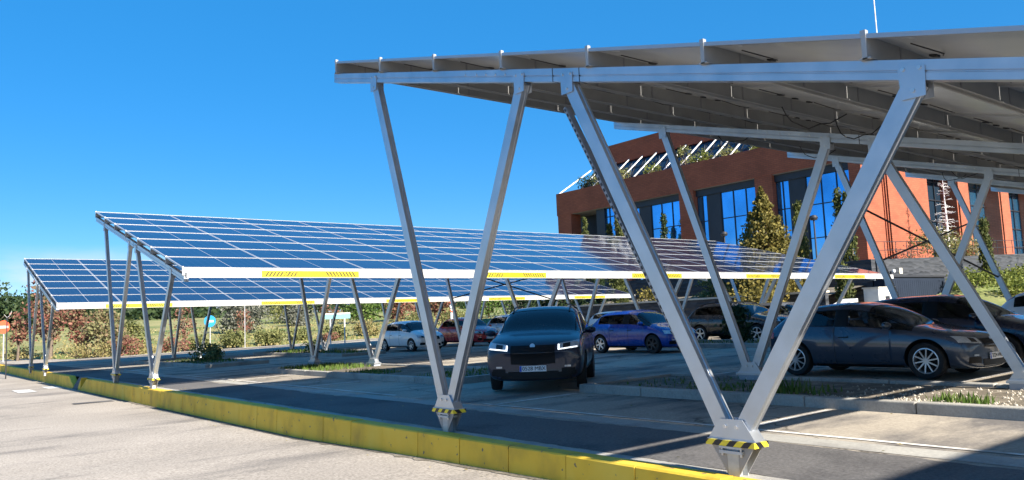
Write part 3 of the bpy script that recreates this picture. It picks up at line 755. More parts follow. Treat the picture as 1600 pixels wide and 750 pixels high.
def car_cage(L,W,H,cols,nd,bp):
    hw=W/2; bm=bmesh.new(); rows=[]
    for ci,(xf,tz,bz,wf,wr,zb) in enumerate(cols):
        x=(xf-.5)*L; t=tz*H; bl=bz*H; w=wf*hw; r=wr*hw; zb=zb*H*.9
        cabin = tz-bz>.09
        sill=zb+.06*H
        # plan curvature at the nose and tail
        def px(y):
            k=0
            if xf>.9: k=-.30*((y/hw)**2)*(xf-.9)/.1*.55
            if xf<.06: k=.16*((y/hw)**2)*(1-xf/.06)
            return x+k
        pr=[(0,zb),(w*.80,zb),(w*.965,sill),(w*1.0,sill+(bl-sill)*.40),(w*.995,sill+(bl-sill)*.78),(w*.945,bl)]
        if cabin: pr+=[(r+(w*.945-r)*.16,bl+(t-bl)*.87),(r*.78,t-.006*H),(0,t+.008*H)]
        else: pr+=[(w*.84,bl+(t-bl)*.62),(w*.48,t-.004*H),(0,t)]
        rows.append([bm.verts.new((px(y),y,z)) for y,z in pr])
    n=len(rows[0]); mi={}
    F=[]
    for c in range(len(rows)-1):
        for r_ in range(n-1):
            f=bm.faces.new((rows[c][r_],rows[c+1][r_],rows[c+1][r_+1],rows[c][r_+1]))
            tag_=0
            if r_==5 and 2<=c<=8:
                tag_=2
                if c==2: tag_=0
                if nd==5 and c==5: tag_=3
                if nd==3 and c==bp: tag_=3
                if c in (8,): tag_=2
            if r_ in (6,7):
                if 7<=c<=8: tag_=1
                if c==2: tag_=4
            if r_ in (2,3,4):
                if nd==5 and c in (6,7): tag_=5
                if nd==5 and c in (4,5): tag_=6
                if nd==3 and c in (5,6,7): tag_=5
            if r_==0 or r_==1: tag_=7
            f.material_index=tag_
    # end caps
    for ri,flip in ((0,False),(len(rows)-1,True)):
        rw=rows[ri]; cs=[rw[0]]+[bm.verts.new((rw[0].co.x if False else (rw[i].co.x + (rw[0].co.x-rw[i].co.x)*.8),0,rw[i].co.z)) for i in range(2,7)]+[rw[8]]
        # cs[0]=row0 centre, cs[1..5]= rows2..6
        def q(*v):
            f=bm.faces.new(v if not flip else v[::-1]); f.material_index=0; return f
        q(cs[0],rw[1],rw[2],cs[1])
        for i in range(2,6): q(cs[i-1],rw[i],rw[i+1],cs[i])
        q(cs[5],rw[6],rw[7],rw[8])
    bmesh.ops.mirror(bm,geom=bm.verts[:]+bm.edges[:]+bm.faces[:],axis='Y',merge_dist=1e-4)
    bmesh.ops.remove_doubles(bm,verts=bm.verts[:],dist=1e-4)
    # drop inner duplicate faces on the mid plane, if any
    bad=[f for f in bm.faces if all(abs(v.co.y)<1e-5 for v in f.verts)]
    bmesh.ops.delete(bm,geom=bad,context='FACES')
    bmesh.ops.recalc_face_normals(bm,faces=bm.faces[:])
    return bm
def finish(bm,name,mats,parent=None,smooth=True):
    me=bpy.data.meshes.new(name); bm.to_mesh(me); bm.free()
    for m in mats: me.materials.append(m)
    if smooth:
        me.polygons.foreach_set('use_smooth',[True]*len(me.polygons))
        me.set_sharp_from_angle(angle=R(38))
    return mesh_obj(name,me,parent)
def wheel_obj(root,x,y,rad,wid,side,style,rimm,steer=0):
    w=empty('wheel',(x,y,rad),0,0,root); w.rotation_euler=(0,0,steer)
    t=MB(); hw=wid/2; ri=rad*.69
    t.lathe([(ri,-hw*.86),(rad*.80,-hw),(rad*.955,-hw*.96),(rad,-hw*.72),(rad,hw*.72),(rad*.955,hw*.96),(rad*.80,hw),(ri,hw*.86)],X['black'],32,'y')
    t.build('tyre',w,True)
    r=MB(); o=side*hw
    r.lathe([(ri*1.015,o*.90),(ri*.93,o*.93),(ri*.90,o*.55),(ri*.86,-o*.6)][::side],rimm,32,'y')
    r.disc((0,o*.25,0),(0,1,0),ri*.9,.01,X['rimdark'],24); r.disc((0,o*.80,0),(0,1,0),ri*.20,.03,rimm,16)
    for k in range(style):
        a=2*math.pi*k/style+.2; d=Vector((math.cos(a),0,math.sin(a)))
        n_=Vector((-math.sin(a),0,math.cos(a)))
        wd0,wd1=(.028,.020) if style>7 else (.055,.045)
        p0=d*ri*.15+Vector((0,o*.80,0)); p1=d*ri*.95+Vector((0,o*.88,0))
        P=[]
        for p,wd in ((p0,wd0),(p1,wd1)):
            P+=[p-n_*wd/2-Vector((0,.012,0)),p+n_*wd/2-Vector((0,.012,0)),p+n_*wd/2+Vector((0,.012,0)),p-n_*wd/2+Vector((0,.012,0))]
        r.hexa(P,rimm)
    r.build('rim',w)
    return w
def patch(bvh,mode,us,lo,hi,nv,m,off=.008,flip=1,wrap=None):
    """grid patch draped on the body. mode 'front'/'rear' : u=y , v=z ; 'side': u=x , v=z"""
    vs=[];fs=[]
    for i,u in enumerate(us):
        a,b_=lo(u),hi(u)
        for j in range(nv+1):
            z=a+(b_-a)*j/nv
            if mode=='front': o,d=Vector((4,u,z)),Vector((-1,0,0))
            elif mode=='rear': o,d=Vector((-4,u,z)),Vector((1,0,0))
            else: o,d=Vector((u,3*flip,z)),Vector((0,-flip,0))
            h=bvh.ray_cast(o,d)
            p=h[0] if h[0] is not None else o+d*3.2
            nn=h[1] if h[1] is not None else -d
            vs.append(p+nn*off)
    n=nv+1
    for i in range(len(us)-1):
        for j in range(nv): fs.append((i*n+j,(i+1)*n+j,(i+1)*n+j+1,i*n+j+1))
    b=MB(); b.add(vs,fs,m); return b
def lin(a,b,n): return [a+(b-a)*i/n for i in range(n+1)]
def car(name,label,cat,pos,heading,L,W,H,wb,fo,col,cols=HATCH,nd=5,bp=4,style=5,rimm=None,rad=.31,glass_side='glass',plate=None,cladding=False,roofrails=False,steer=0,drl=False,hub=None,group='parked cars'):
    """pos = ground point under the middle of the car; heading in degrees (direction of the nose)"""
    root=empty(name,(pos[0],pos[1],lotz(pos[0])),R(heading)); tag(root,label,cat,group)
    rimm=rimm or X['rim']
    xf=L/2-fo; xr=xf-wb; hw=W/2
    bm=car_cage(L,W,H,cols,nd,bp); me=bpy.data.meshes.new('cage'); bm.to_mesh(me); bm.free()
    tmp=bpy.data.objects.new('cage',me); COL.objects.link(tmp)
    for k in range(9): me.materials.append(col)
    ss=tmp.modifiers.new('s','SUBSURF'); ss.levels=3; ss.render_levels=3
    cut=MB(); 
    for x in (xf,xr):
        for s in (-1,1): cut.tube([(x,s*(hw-.30),rad+.01),(x,s*(hw+.2),rad+.01)],rad+.055,X['rimdark'],40)
    cme=cut.mesh('cut'); cobj=bpy.data.objects.new('cut',cme); COL.objects.link(cobj)
    dg=bpy.context.evaluated_depsgraph_get(); sm=bpy.data.meshes.new_from_object(tmp.evaluated_get(dg))
    # the 3-D curve of the unsliced body for draped details
    b0=bmesh.new(); b0.from_mesh(sm); bvh=BVHTree.FromBMesh(b0); b0.free()
    tmp.modifiers.clear(); tmp.data=sm
    for k in range(9): sm.materials[k]=bpy.data.materials.new('slot')
    cme.materials.clear()
    for k in range(9): cme.materials.append(sm.materials[k])
    cme.polygons.foreach_set('material_index',[8]*len(cme.polygons))
    bo=tmp.modifiers.new('b','BOOLEAN'); bo.object=cobj; bo.operation='DIFFERENCE'; bo.solver='EXACT'
    dg=bpy.context.evaluated_depsgraph_get(); dg.update(); fm=bpy.data.meshes.new_from_object(tmp.evaluated_get(dg))
    tm=list(sm.materials)
    bpy.data.objects.remove(tmp); bpy.data.objects.remove(cobj)
    bm=bmesh.new(); bm.from_mesh(fm); bm.verts.ensure_lookup_table()
    idx={m.name:i for i,m in enumerate(tm)}
    fmn=[(m.name if m else '') for m in fm.materials]
    for f in bm.faces:
        f.material_index=idx.get(fmn[f.material_index],f.material_index) if f.material_index<len(fmn) else 0
    # inset windows and doors; rings become trim (index 3) or seams (9)
    for k,th,dp,ring in ((1,.020,-.006,3),(2,.016,-.006,3),(4,.022,-.006,3),(5,.007,-.004,9),(6,.007,-.004,9)):
        fs=[f for f in bm.faces if f.material_index==k]
        if not fs: continue
        # one island at a time so both sides keep their own border
        r_=bmesh.ops.inset_region(bm,faces=fs,thickness=th,depth=dp,use_even_offset=True,use_boundary=True)
        for f in r_['faces']: f.material_index=ring
    mats=[col,None,None,X['trim'],None,None,None,X['trim'] if cladding else col,X['rimdark'],X['trim']]
    body_faces={0,3,7,8,9}
    def split(k,name_,m,sub=None):
        b2=bm.copy(); dl=[f for f in b2.faces if f.material_index!=k or (sub and not sub(f.calc_center_median()))]
        bmesh.ops.delete(b2,geom=dl,context='FACES')
        if not b2.faces: b2.free(); return None
        for f in b2.faces: f.material_index=0
        return finish(b2,name_,[m],root)
    split(1,'windscreen',X['glass']); split(4,'rear_window',X['glassdark'])
    for s in (-1,1):
        split(2,'side_window',X[glass_side],lambda c,s=s: c.y*s>0)
        d=split(5,'door',col,lambda c,s=s: c.y*s>0); 
        # handle
        def handle(door,x):
            z=H*(cols[5][2]-.10)
            pb=patch(bvh,'side',lin(x-.09,x+.09,4),lambda u:z-.012,lambda u:z+.014,1,col,.022,s); pb.build('door_handle',door)
            pb2=patch(bvh,'side',lin(x-.10,x+.10,4),lambda u:z-.030,lambda u:z-.004,1,X['trim'],.006,s); pb2.build('handle_recess',door)
        if d: handle(d,(cols[6][0]-.5)*L+.12 if nd==5 else (cols[5][0]-.5)*L+.12)
        d2=split(6,'door',col,lambda c,s=s: c.y*s>0)
        if d2: handle(d2,(cols[4][0]-.5)*L+.12)
    for f in [f for f in bm.faces if f.material_index in (1,2,4,5,6)]: bm.faces.remove(f)
    remap={0:0,3:1,7:2,8:3,9:1}
    for f in bm.faces: f.material_index=remap.get(f.material_index,0)
    finish(bm,'body',[col,X['trim'],X['trim'] if cladding else col,X['rimdark']],root)
    # interior: floor tub, dash, seats
    it=MB(); it.box(-L*.38,L*.24,-hw*.80,hw*.80,.32,.40,X['interior']); it.box(L*.18,L*.25,-hw*.78,hw*.78,.5*H,.60*H,X['interior'])
    it.box(-L*.40,-L*.33,-hw*.75,hw*.75,.4,.62*H,X['interior'])
    it.tube([(L*.15,hw*.40+.17*math.cos(a),.62*H+.17*math.sin(a)) for a in [i*math.pi/6 for i in range(13)]],.014,X['trim'],6)
    it.build('interior',root)
    for (sx,sy) in ((-.02,.4),(-.02,-.4),(-.23,.4),(-.23,-.4)):
        st=MB(); x=sx*L; y=sy*hw
        st.hexa([(x-.02,y-.22,.45),(x+.45,y-.22,.45),(x+.45,y+.22,.45),(x-.02,y+.22,.45),(x-.02,y-.22,.60),(x+.47,y-.22,.64),(x+.47,y+.22,.64),(x-.02,y+.22,.60)],X['seatfab'])
        zt=.76*H
        st.hexa([(x-.06,y-.22,.52),(x+.08,y-.22,.52),(x+.08,y+.22,.52),(x-.06,y+.22,.52),(x-.24,y-.19,zt),(x-.12,y-.19,zt),(x-.12,y+.19,zt),(x-.24,y+.19,zt)],X['seatfab'])
        st.hexa([(x-.25,y-.12,zt+.02),(x-.14,y-.12,zt+.02),(x-.14,y+.12,zt+.02),(x-.25,y+.12,zt+.02),(x-.27,y-.11,zt+.20),(x-.18,y-.11,zt+.20),(x-.18,y+.11,zt+.20),(x-.27,y+.11,zt+.20)],X['seatfab'])
        st.build('seat',root,bevel=.03)
    # wheels
    for x in (xf,xr):
        for s in (-1,1): wheel_obj(root,x,s*(hw-.115),rad,.205,s,style,rimm if not(hub and x==xf) else hub,steer if x==xf else 0)
    # mirrors
    for s in (-1,1):
        mb=MB(); mx=(cols[8][0]-.5)*L-.02; mz=cols[8][2]*H+.075; my=s*(hw+.075)
        prof=[(.0,-.09),(.05,-.085),(.085,-.05),(.10,0),(.085,.05),(.05,.085),(.0,.09)]
        vs=[];fs=[];nn=12
        for (r_,t) in prof:
            for k in range(nn):
                a=2*math.pi*k/nn; ex=.10 if math.cos(a)>0 else .05
                vs.append((mx+ex*math.cos(a)*r_/.10,my+t*1.25,mz+.075*math.sin(a)*r_/.10))
        for i in range(len(prof)-1):
            for k in range(nn): k2=(k+1)%nn; fs.append((i*nn+k,i*nn+k2,(i+1)*nn+k2,(i+1)*nn+k))
        mb.add(vs,fs,col); mb.bar((mx,s*(hw-.10),mz-.07),(mx,s*(hw+.05),mz-.02),.06,.035,X['trim']); mb.build('wing_mirror',root,True)
    # front: lamps, grille, lower intake, plate
    fz=lambda f:f*H
    hz=cols[11][1]
    lampz=hz-.02
    for s in (-1,1):
        us=lin(s*hw*.50,s*hw*.90,8); us=us if s>0 else us[::-1]
        def lo(u): t=(abs(u)/hw-.50)/.40; return H*(lampz-.085+.025*t)
        def hi(u): t=(abs(u)/hw-.50)/.40; return H*(lampz-.015+.035*t)
        lb=patch(bvh,'front',us,lo,hi,3,X['lamp'],.010); h=lb.build('headlight',root,True)
        us2=lin(s*hw*.60,s*hw*.74,4); us2=us2 if s>0 else us2[::-1]
        patch(bvh,'front',us2,lambda u:lo(u)+.018,lambda u:hi(u)-.018,2,X['lampdark'],.014).build('lamp_inner',h,True)
        if drl:
            u3=lin(s*hw*.52,s*hw*.87,8); u3=u3 if s>0 else u3[::-1]
            patch(bvh,'front',u3,lambda u:lo(u)+.004,lambda u:lo(u)+.020,1,X['drl'],.018).build('daytime_lamp',h,True)
            u4=lin(s*hw*.50,s*hw*.53,2); u4=u4 if s>0 else u4[::-1]
            patch(bvh,'front',u4,lambda u:lo(u)+.004,lambda u:lo(u)+.10,1,X['drl'],.019).build('daytime_lamp',h,True)
        # fog / intake at the corners
        us=lin(s*hw*.56,s*hw*.82,6); us=us if s>0 else us[::-1]
        patch(bvh,'front',us,lambda u:H*.20,lambda u:H*.275,2,X['trim'],.008).build('corner_intake',root,True)
        us=lin(s*hw*.62,s*hw*.74,4); us=us if s>0 else us[::-1]
        patch(bvh,'front',us,lambda u:H*.285,lambda u:H*.305,1,X['lamp'],.012).build('fog_lamp',root,True)
        # tail lamps wrap to the side
        us=lin(s*hw*.62,s*hw*.93,6); us=us if s<0 else us[::-1]
        patch(bvh,'rear',us,lambda u:H*.50,lambda u:H*.60,2,X['red_lamp'],.012).build('tail_light',root,True)
        sx=lin(-L/2+.05,-L/2+.30,4); sx=sx if s<0 else sx[::-1]
        patch(bvh,'side',sx,lambda u:H*.525,lambda u:H*.61,2,X['red_lamp'],.010,s).build('tail_light',root,True)
        # sill and side crease
        sx=lin(xr+rad+.1,xf-rad-.1,10); sx=sx if s<0 else sx[::-1]
        patch(bvh,'side',sx,lambda u:H*.145,lambda u:H*(.215 if cladding else .175),1,X['trim'],.010,s).build('sill_trim',root,True)
    us=lin(-hw*.44,hw*.44,12)
    gl=patch(bvh,'front',us,lambda u:H*((.315 if drl else hz-.155)+.03*abs(u)/hw),lambda u:H*(hz-.045),5,X['trim'],.008); g=gl.build('grille',root,True)
    for i in range(3):
        z=H*(hz-.13+.028*i); patch(bvh,'front',lin(-hw*.40,hw*.40,10),lambda u:z,lambda u:z+.007,1,X['lampdark'],.014).build('grille_bar',g,True)
    if drl:
        us=lin(-hw*.84,hw*.84,16); patch(bvh,'front',us,lambda u:H*.125,lambda u:H*(.205+.05*abs(u)/hw),3,X['trim'],.007).build('lower_bumper',root,True)
    us=lin(-hw*.50,hw*.50,12)
    patch(bvh,'front',us,lambda u:H*.165,lambda u:H*.245,2,X['trim'],.008).build('lower_intake',root,True)
    # badge bump
    hb=bvh.ray_cast(Vector((4,0,H*(hz-.05))),Vector((-1,0,0)))[0]
    if hb is not None:
        bb=MB(); bb.disc((hb.x+.012,0,hb.z),(1,0,.3),.05,.012,X['rim'],20); o=bb.build('badge',root); o.scale=(1,1,1)
    zz=H*.275; hp=bvh.ray_cast(Vector((4,0,zz)),Vector((-1,0,0)))[0]
    if hp is not None:
        pb=MB(); x=hp.x+.02; pb.box(x-.012,x,-.26,.26,zz-.056,zz+.056,X['plate']); pb.box(x-.002,x+.002,-.258,-.218,zz-.053,zz+.053,X['plateblue'])
        po=pb.build('number_plate',root)
        if plate:
            tm_=text_mesh(plate,.105,X['trim'],.001); t=mesh_obj('lettering',tm_,po); t.location=(x+.004,.02,zz); t.rotation_euler=(R(90),0,R(90))
    if roofrails:
        for s in (-1,1):
            rb=MB(); pts=[]
            for k in range(9):
                xx=-L*.34+L*.46*k/8; h=bvh.ray_cast(Vector((xx,s*hw*.62,4)),Vector((0,0,-1)))[0]
                pts.append((xx,s*hw*.62,h.z+(.045 if 0<k<8 else .0)))
            rb.tube(pts,.016,X['trim'],6); rb.build('roof_rail',root,True)
    return root
P_navy=paint('navy_paint',(.002,.010,.034),.0,.36,.5); P_slate=paint('slate_blue_paint',(.040,.060,.095),.3,.26); P_blue=paint('blue_paint',(.002,.050,.30),.0,.25,.6)
P_white=paint('white_paint',(.86,.86,.86),0,.3); P_red=paint('red_paint',(.55,.015,.025),.1,.25); P_silver=paint('silver_paint',(.42,.46,.52),.5,.3)
P_dark=paint('dark_grey_paint',(.022,.028,.040),.4,.25); P_ink=paint('ink_blue_paint',(.008,.016,.045),.3,.25); P_grey=paint('mid_grey_paint',(.12,.13,.15),.4,.3)
P_wheel=mat('dark_alloy',(.05,.05,.055),.35,.6,.05,10)
# direction helper: mid point between axles -> centre of the body
def axle_to_centre(ax,ay,hd,L,wb,fo):
    d=(L/2-fo)-wb/2; return (ax-d*math.cos(R(hd)), ay-d*math.sin(R(hd)))
hd=223.0
c=axle_to_centre(4.42+.654*1.355,8.07+.756*1.355,hd,4.61,2.71,.93)
c=(c[0]+.14,c[1]-.11)
car('suv','dark blue SUV with daytime lights on, driving out between the near and middle carports','suv',c,hd,4.61,1.96,1.68,2.71,.93,P_navy,SUV,5,4,5,P_wheel,.35,'glassdark','0528 MBX',False,True,drl=True,steer=R(4),group='cars in the car park')
car('hatchback','slate blue three-door hatchback parked behind the near island','car',(9.46,3.52),-90,4.24,1.78,1.43,2.60,.86,P_slate,
    [(0,.50,.47,.80,.52,.26),(.018,.62,.58,.92,.62,.17),(.05,.70,.655,.955,.66,.155),(.135,.93,.67,.985,.68,.14),(.27,.985,.655,1,.70,.13),(.41,1.0,.645,1,.71,.13),(.44,1.0,.643,1,.71,.13),
       (.545,.965,.635,1,.70,.13),(.655,.79,.625,1,.75,.13),(.735,.665,.615,.995,.80,.13),(.88,.60,.565,.98,.78,.13),(.965,.53,.495,.91,.70,.13),(1.0,.41,.395,.74,.55,.15)],3,5,10,None,.328,'glass','3724 HVL',group='cars in the car park')
car('hatchback','dark ink blue hatchback parked on the far side of the slate blue three-door one','car',(12.2,3.35),-90,4.45,1.82,1.49,2.65,.88,P_ink,HATCH,5,4,5,None,.32,'glassdark','',group='cars in the car park')
car('hatchback','white car at the right edge, parked beyond the dark ink blue hatchback','car',(18.7,2.6),-90,4.3,1.8,1.52,2.6,.86,P_white,HATCH,5,4,5,None,.32,'glassdark','',group='cars in the car park')
car('hatchback','bright blue hatchback with silver rear wheel beside the SUV','car',(15.07,15.0),-90,4.04,1.735,1.48,2.49,.82,P_blue,HATCH,5,4,6,None,.31,'glass','',hub=P_wheel,group='cars in the car park')
car('crossover','dark grey crossover with black lower cladding behind the green bush','car',(21.4,15.45),-90,4.5,1.84,1.60,2.75,.88,P_dark,SUV,5,4,5,None,.34,'glassdark','',True,True,group='cars in the car park')
car('hatchback','grey car half hidden behind the dark grey crossover','car',(24.7,15.5),-90,4.3,1.8,1.50,2.6,.86,P_grey,HATCH,5,4,5,None,.32,'glass','',group='cars in the car park')
car('hatchback','white hatchback parked under the farthest carport','car',(14.95,30.6),-88,3.95,1.70,1.51,2.51,.80,P_white,HATCH,5,4,6,None,.30,'glass','',group='cars in the car park')
car('hatchback','red hatchback parked next to the white hatchback','car',(18.9,31.3),-88,3.9,1.70,1.54,2.5,.80,P_red,HATCH,5,4,5,None,.30,'glass','',group='cars in the car park')
car('minivan','silver car glimpsed between the near carport leg and the SUV','car',(22.4,31.4),-89,4.2,1.76,1.58,2.65,.82,P_silver,SUV,5,4,5,None,.31,'glass','',group='cars in the car park')
car('hatchback','white car mostly hidden behind the SUV, under the farthest carport','car',(30.6,31.4),-90,4.2,1.76,1.46,2.6,.82,P_white,HATCH,5,4,5,None,.31,'glassdark','',group='cars in the car park')
#=====BUILDING=====
# ------------------------------------------------------------------ brick office building
B=empty('office_building',(52,25.85,4.5)); tag(B,'red brick office building with mirror windows and a planted roof terrace','building')
def bpart(mb,name,parent=None,**k):
    o=mb.build(name,parent or B,**k)
    if parent is None: o.matrix_parent_inverse=Matrix.Translation((-52,-25.85,-4.5))
    return o
# walls
w=MB()
w.box(55.0,92,27.4,60.4,4.0,13.0,X['darkpier'])
bpart(w,'core_wall')
w=MB()
for y0,y1 in [(58.6,60.75),(50.15,51.9),(41.9,43.6),(33.6,35.3)]:
    w=MB(); w.box(52.0,53.4,y0,y1,3.5,13.0,X['brick']); bpart(w,'brick_pillar')
w=MB(); w.box(52.0,55.0,25.87,26.85,3.5,13.0,X['brick'])
bpart(w,'brick_pillar')
w=MB(); w.box(51.97,92,25.83,60.85,12.98,15.45,X['brick']); w.box(52.1,54.98,25.9,60.8,12.93,12.98,X['soffit'])
bpart(w,'parapet_band')
# recessed dark piers and window bays on the west front
for i,y0 in enumerate((26.87,35.3,43.6)):
    y1=(33.6,41.9,50.15)[i]
    d=MB(); d.box(52.5,54.6,y0+4.0,y0+5.5,3.5,12.4,X['darkpier']); d.box(52.35,54.9,y0,y1,12.35,12.93,X['darkpier']); bpart(d,'dark_pier')
    for (a,c,n) in ((y0+.02,y0+3.98,3),(y0+5.52,y1-.02,2)):
        g=MB(); g.box(52.62,52.66,a,c,3.5,12.33,X['winglass']); go=bpart(g,'window')
        f=MB()
        for k in range(n+1):
            yy=a+(c-a)*k/n; f.box(52.54,52.62,yy-.03,yy+.03,3.5,12.3,X['mullion'])
        for zz in (4.6,7.3,10.0): f.box(52.55,52.618,a,c,zz-.035,zz+.035,X['mullion'])
        fo=f.build('window_frame',go)
d=MB(); d.box(52.4,54.8,53.9,55.1,3.5,12.93,X['darkpier']); bpart(d,'dark_pier')
g=MB(); g.box(52.62,52.66,51.92,53.88,3.5,12.9,X['winglass']); go=bpart(g,'window')
f=MB()
for yy in (52.6,53.3): f.box(52.55,52.62,yy-.04,yy+.04,3.5,12.9,X['mullion'])
for zz in (7.1,9.55,12.0): f.box(52.55,52.618,51.92,53.88,zz-.045,zz+.045,X['mullion'])
f.build('window_frame',go)
# sunlit south front
w=MB(); w.box(56.0,62.8,25.88,27.4,3.5,12.98,X['brick']); w.box(55.0,56.0,26.3,27.4,3.5,12.98,X['brick'])
for xx in (55.35,55.75): w.box(xx,xx+.12,25.95,26.3,3.5,12.98,X['brick'])
bpart(w,'south_wall')
for x0,x1 in ((68.8,70.9),(78.1,80.0),(86.6,88.6)):
    w=MB(); w.box(x0,x1,25.88,27.6,3.5,12.98,X['brick']); w.box(x0-.35,x0-.15,25.95,27.4,3.5,12.98,X['brick']); bpart(w,'brick_pillar')
for x0,x1,gm in ((62.8,68.6,'winglass_dark'),(70.9,77.9,'winglass'),(80.0,86.3,'winglass')):
    g=MB(); g.box(x0,x1,27.32,27.36,3.5,12.9,X[gm]); go=bpart(g,'window'); f=MB(); n=4
    for k in range(n+1):
        xx=x0+.05+(x1-x0-.1)*k/n; f.box(xx-.05,xx+.05,27.2,27.32,3.5,12.9,X['mullion'])
    for zz in (5.2,7.0,8.9,10.8,12.4): f.box(x0,x1,27.22,27.318,zz-.05,zz+.05,X['mullion'])
    f.build('window_frame',go)
# upper storey: brick block over a band of dark glazing, white struts leaning from the parapet
w=MB(); w.box(56.3,90,28,59.2,18.35,20.5,X['brick']); bpart(w,'upper_block')
g=MB(); g.hexa([(54.6,27,15.45),(88,27,15.45),(88,60.0,15.45),(54.6,60.0,15.45),(56.5,28.5,18.35),(88,28.5,18.35),(88,59.0,18.35),(56.5,59.0,18.35)],X['winglass_dark']); go=bpart(g,'terrace_glazing')
f=MB()
for k in range(30):
    yy=28.5+k*.92; f.bar((54.55,yy,15.5),(56.45,yy,18.3),.07,.05,X['mullion'],side=(0,1,0))
for t in (.33,.66): f.bar((54.5+1.9*t,28.6,15.5+2.85*t),(54.5+1.9*t,55.1,15.5+2.85*t),.06,.05,X['mullion'],side=(1,0,1.5))
f.build('glazing_frame',go)
s=None
for k in range(15):
    yy=30.2+k*1.95; s=MB(); s.bar((52.4,yy,15.40),(56.3,yy,18.45),.11,.09,X['whitebeam'],side=(0,1,0)); bpart(s,'roof_strut')
s=MB(); s.bar((52.2,60.6,15.45),(56.4,59.4,18.4),.14,.12,X['whitebeam']); bpart(s,'roof_strut')
m_=MB(); m_.tube([(66,30.5,20.5),(66,30.5,34)],.05,X['whitebeam'],6); bpart(m_,'mast')
# terrace ground and retaining walls
b=MB(); b.add([(43.2,21.3,4.45),(60,21.3,5.1),(100,21.3,6.1),(100,62,6.1),(60,62,5.0),(43.2,50,4.45)],[(0,1,2,3,4,5)],X['concrete']); tag(b.build('terrace'),kind='structure')
wl_=MB(); wl_.box(43.0,43.5,21.0,50,.2,4.62,X['slate'])
o=wl_.build('slate_wall'); tag(o,'dark slate retaining wall under the brick building, facing the carports','wall')
wl_=MB(); wl_.hexa([(43.52,20.9,.2),(100,20.9,.2),(100,21.3,.2),(43.52,21.3,.2),(43.52,20.9,4.6),(100,20.9,6.6),(100,21.3,6.6),(43.52,21.3,4.6)],X['slate'])
o=wl_.build('slate_wall'); tag(o,'dark slate retaining wall in front of the sunlit orange brick front','wall')
# railing on the wall
rl=empty('railing',(43.6,21.1,4.7)); tag(rl,'thin grey railing along the top of the slate wall below the orange front','railing')
p=MB()
for k in range(24):
    x=k*1.5; z=.035*x; p.tube([(x,0,z),(x,0,z+1.05)],.022,X['darkpost'],6)
p.build('railing_post',rl)
p=MB()
for h in (.5,1.05): p.tube([(0,0,h),(34.5,0,h+1.21)],.02,X['darkpost'],6)
p.build('handrail',rl)
# garage front, kiosk, low white block, planter walls
gt=empty('garage',(42,19.6,.7)); tag(gt,'blue grey garage front set in front of the slate wall','garage')
b=MB(); b.box(.9,9.2,.6,1.28,0,2.72,X['garage']); b.build('wall',gt)
b=MB()
for k in range(28): b.box(1.1+k*.28,1.36+k*.28,.56,.598,.05,2.5,X['garage'])
b.build('garage_door',gt)
b=MB(); b.box(.8,9.3,.5,1.28,2.724,2.84,X['darkpost']); b.build('roof_edge',gt)
b=MB(); b.box(0,.42,0,.03,0,.38,X['cream']); o=b.build('wall_sign'); o.location=(46.3,20.86,3.7); tag(o,'small cream notice on the slate wall above the garage','sign')
b=MB(); b.lathe([(0,.12),(.09,.10),(.12,.04),(.12,-.04),(.06,-.12),(0,-.13)],X['signwhite'],12); b.box(-.03,.03,0,.2,-.03,.03,X['steelpost']); o=b.build('wall_lamp',smooth=True); o.location=(45.2,20.7,3.85); tag(o,'round white lamp on the slate wall beside the cream notice','lamp')
kk=empty('kiosk',(39.5,18.9,.66)); tag(kk,'white meter cabinet with a small dark window beside the garage','cabinet')
b=MB(); b.box(0,1.9,0,.9,0,2.02,X['whitewall']); b.box(-.06,1.96,-.06,.96,2.022,2.10,X['cream']); b.build('cabinet_body',kk)
b=MB(); b.box(.75,1.25,-.03,-.002,.95,1.55,X['mullion']); b.build('cabinet_window',kk)
b=MB(); b.hexa([(37.0,19.8,.6),(38.8,19.8,.6),(38.8,20.8,.6),(37.0,20.8,.6),(37.0,19.8,1.65),(38.8,19.8,2.15),(38.8,20.8,2.15),(37.0,20.8,1.65)],X['whitewall']); o=b.build('ramp_wall',bevel=.02); tag(o,'low pale ramp wall left of the white cabinet','wall')
pw=empty('planter_wall',(38.2,21.5,.6)); tag(pw,'long low dark planter wall with a cream coping beyond the middle carport','wall')
b=MB(); b.box(0,.35,0,25,0,1.98,X['slate']); b.build('wall',pw)
b=MB(); b.box(-.08,.43,-.05,25.05,1.982,2.10,X['cream']); b.build('coping',pw)
b=MB(); b.add([(38.5,21.5,2.4),(43.0,21.5,3.0),(43.0,46.5,3.0),(38.5,46.5,2.4)],[(0,1,2,3)],X['soil']); tag(b.build('planting_bed'),kind='structure')
# planted slope at the right
b=MB(); vs=[]; nx,ny=14,8
for j in range(ny):
    for i in range(nx):
        x=46+i*4.2; y=6+j*2.0+.5; t=min(1,j/(ny-1)); vs.append((x,y,lotz(46)-.1+t*t*(2.5+.03*(x-46))*min(1,(i+1)/3)))
fs=[(j*nx+i,j*nx+i+1,(j+1)*nx+i+1,(j+1)*nx+i) for j in range(ny-1) for i in range(nx-1)]
b.add(vs,fs,X['terrain']); tag(b.build('planted_slope'),kind='structure')
def slopez(x,y):
    t=max(0,min(1,(y-6.5)/14)); return lotz(46)-.1+t*t*(2.5+.03*(x-46))
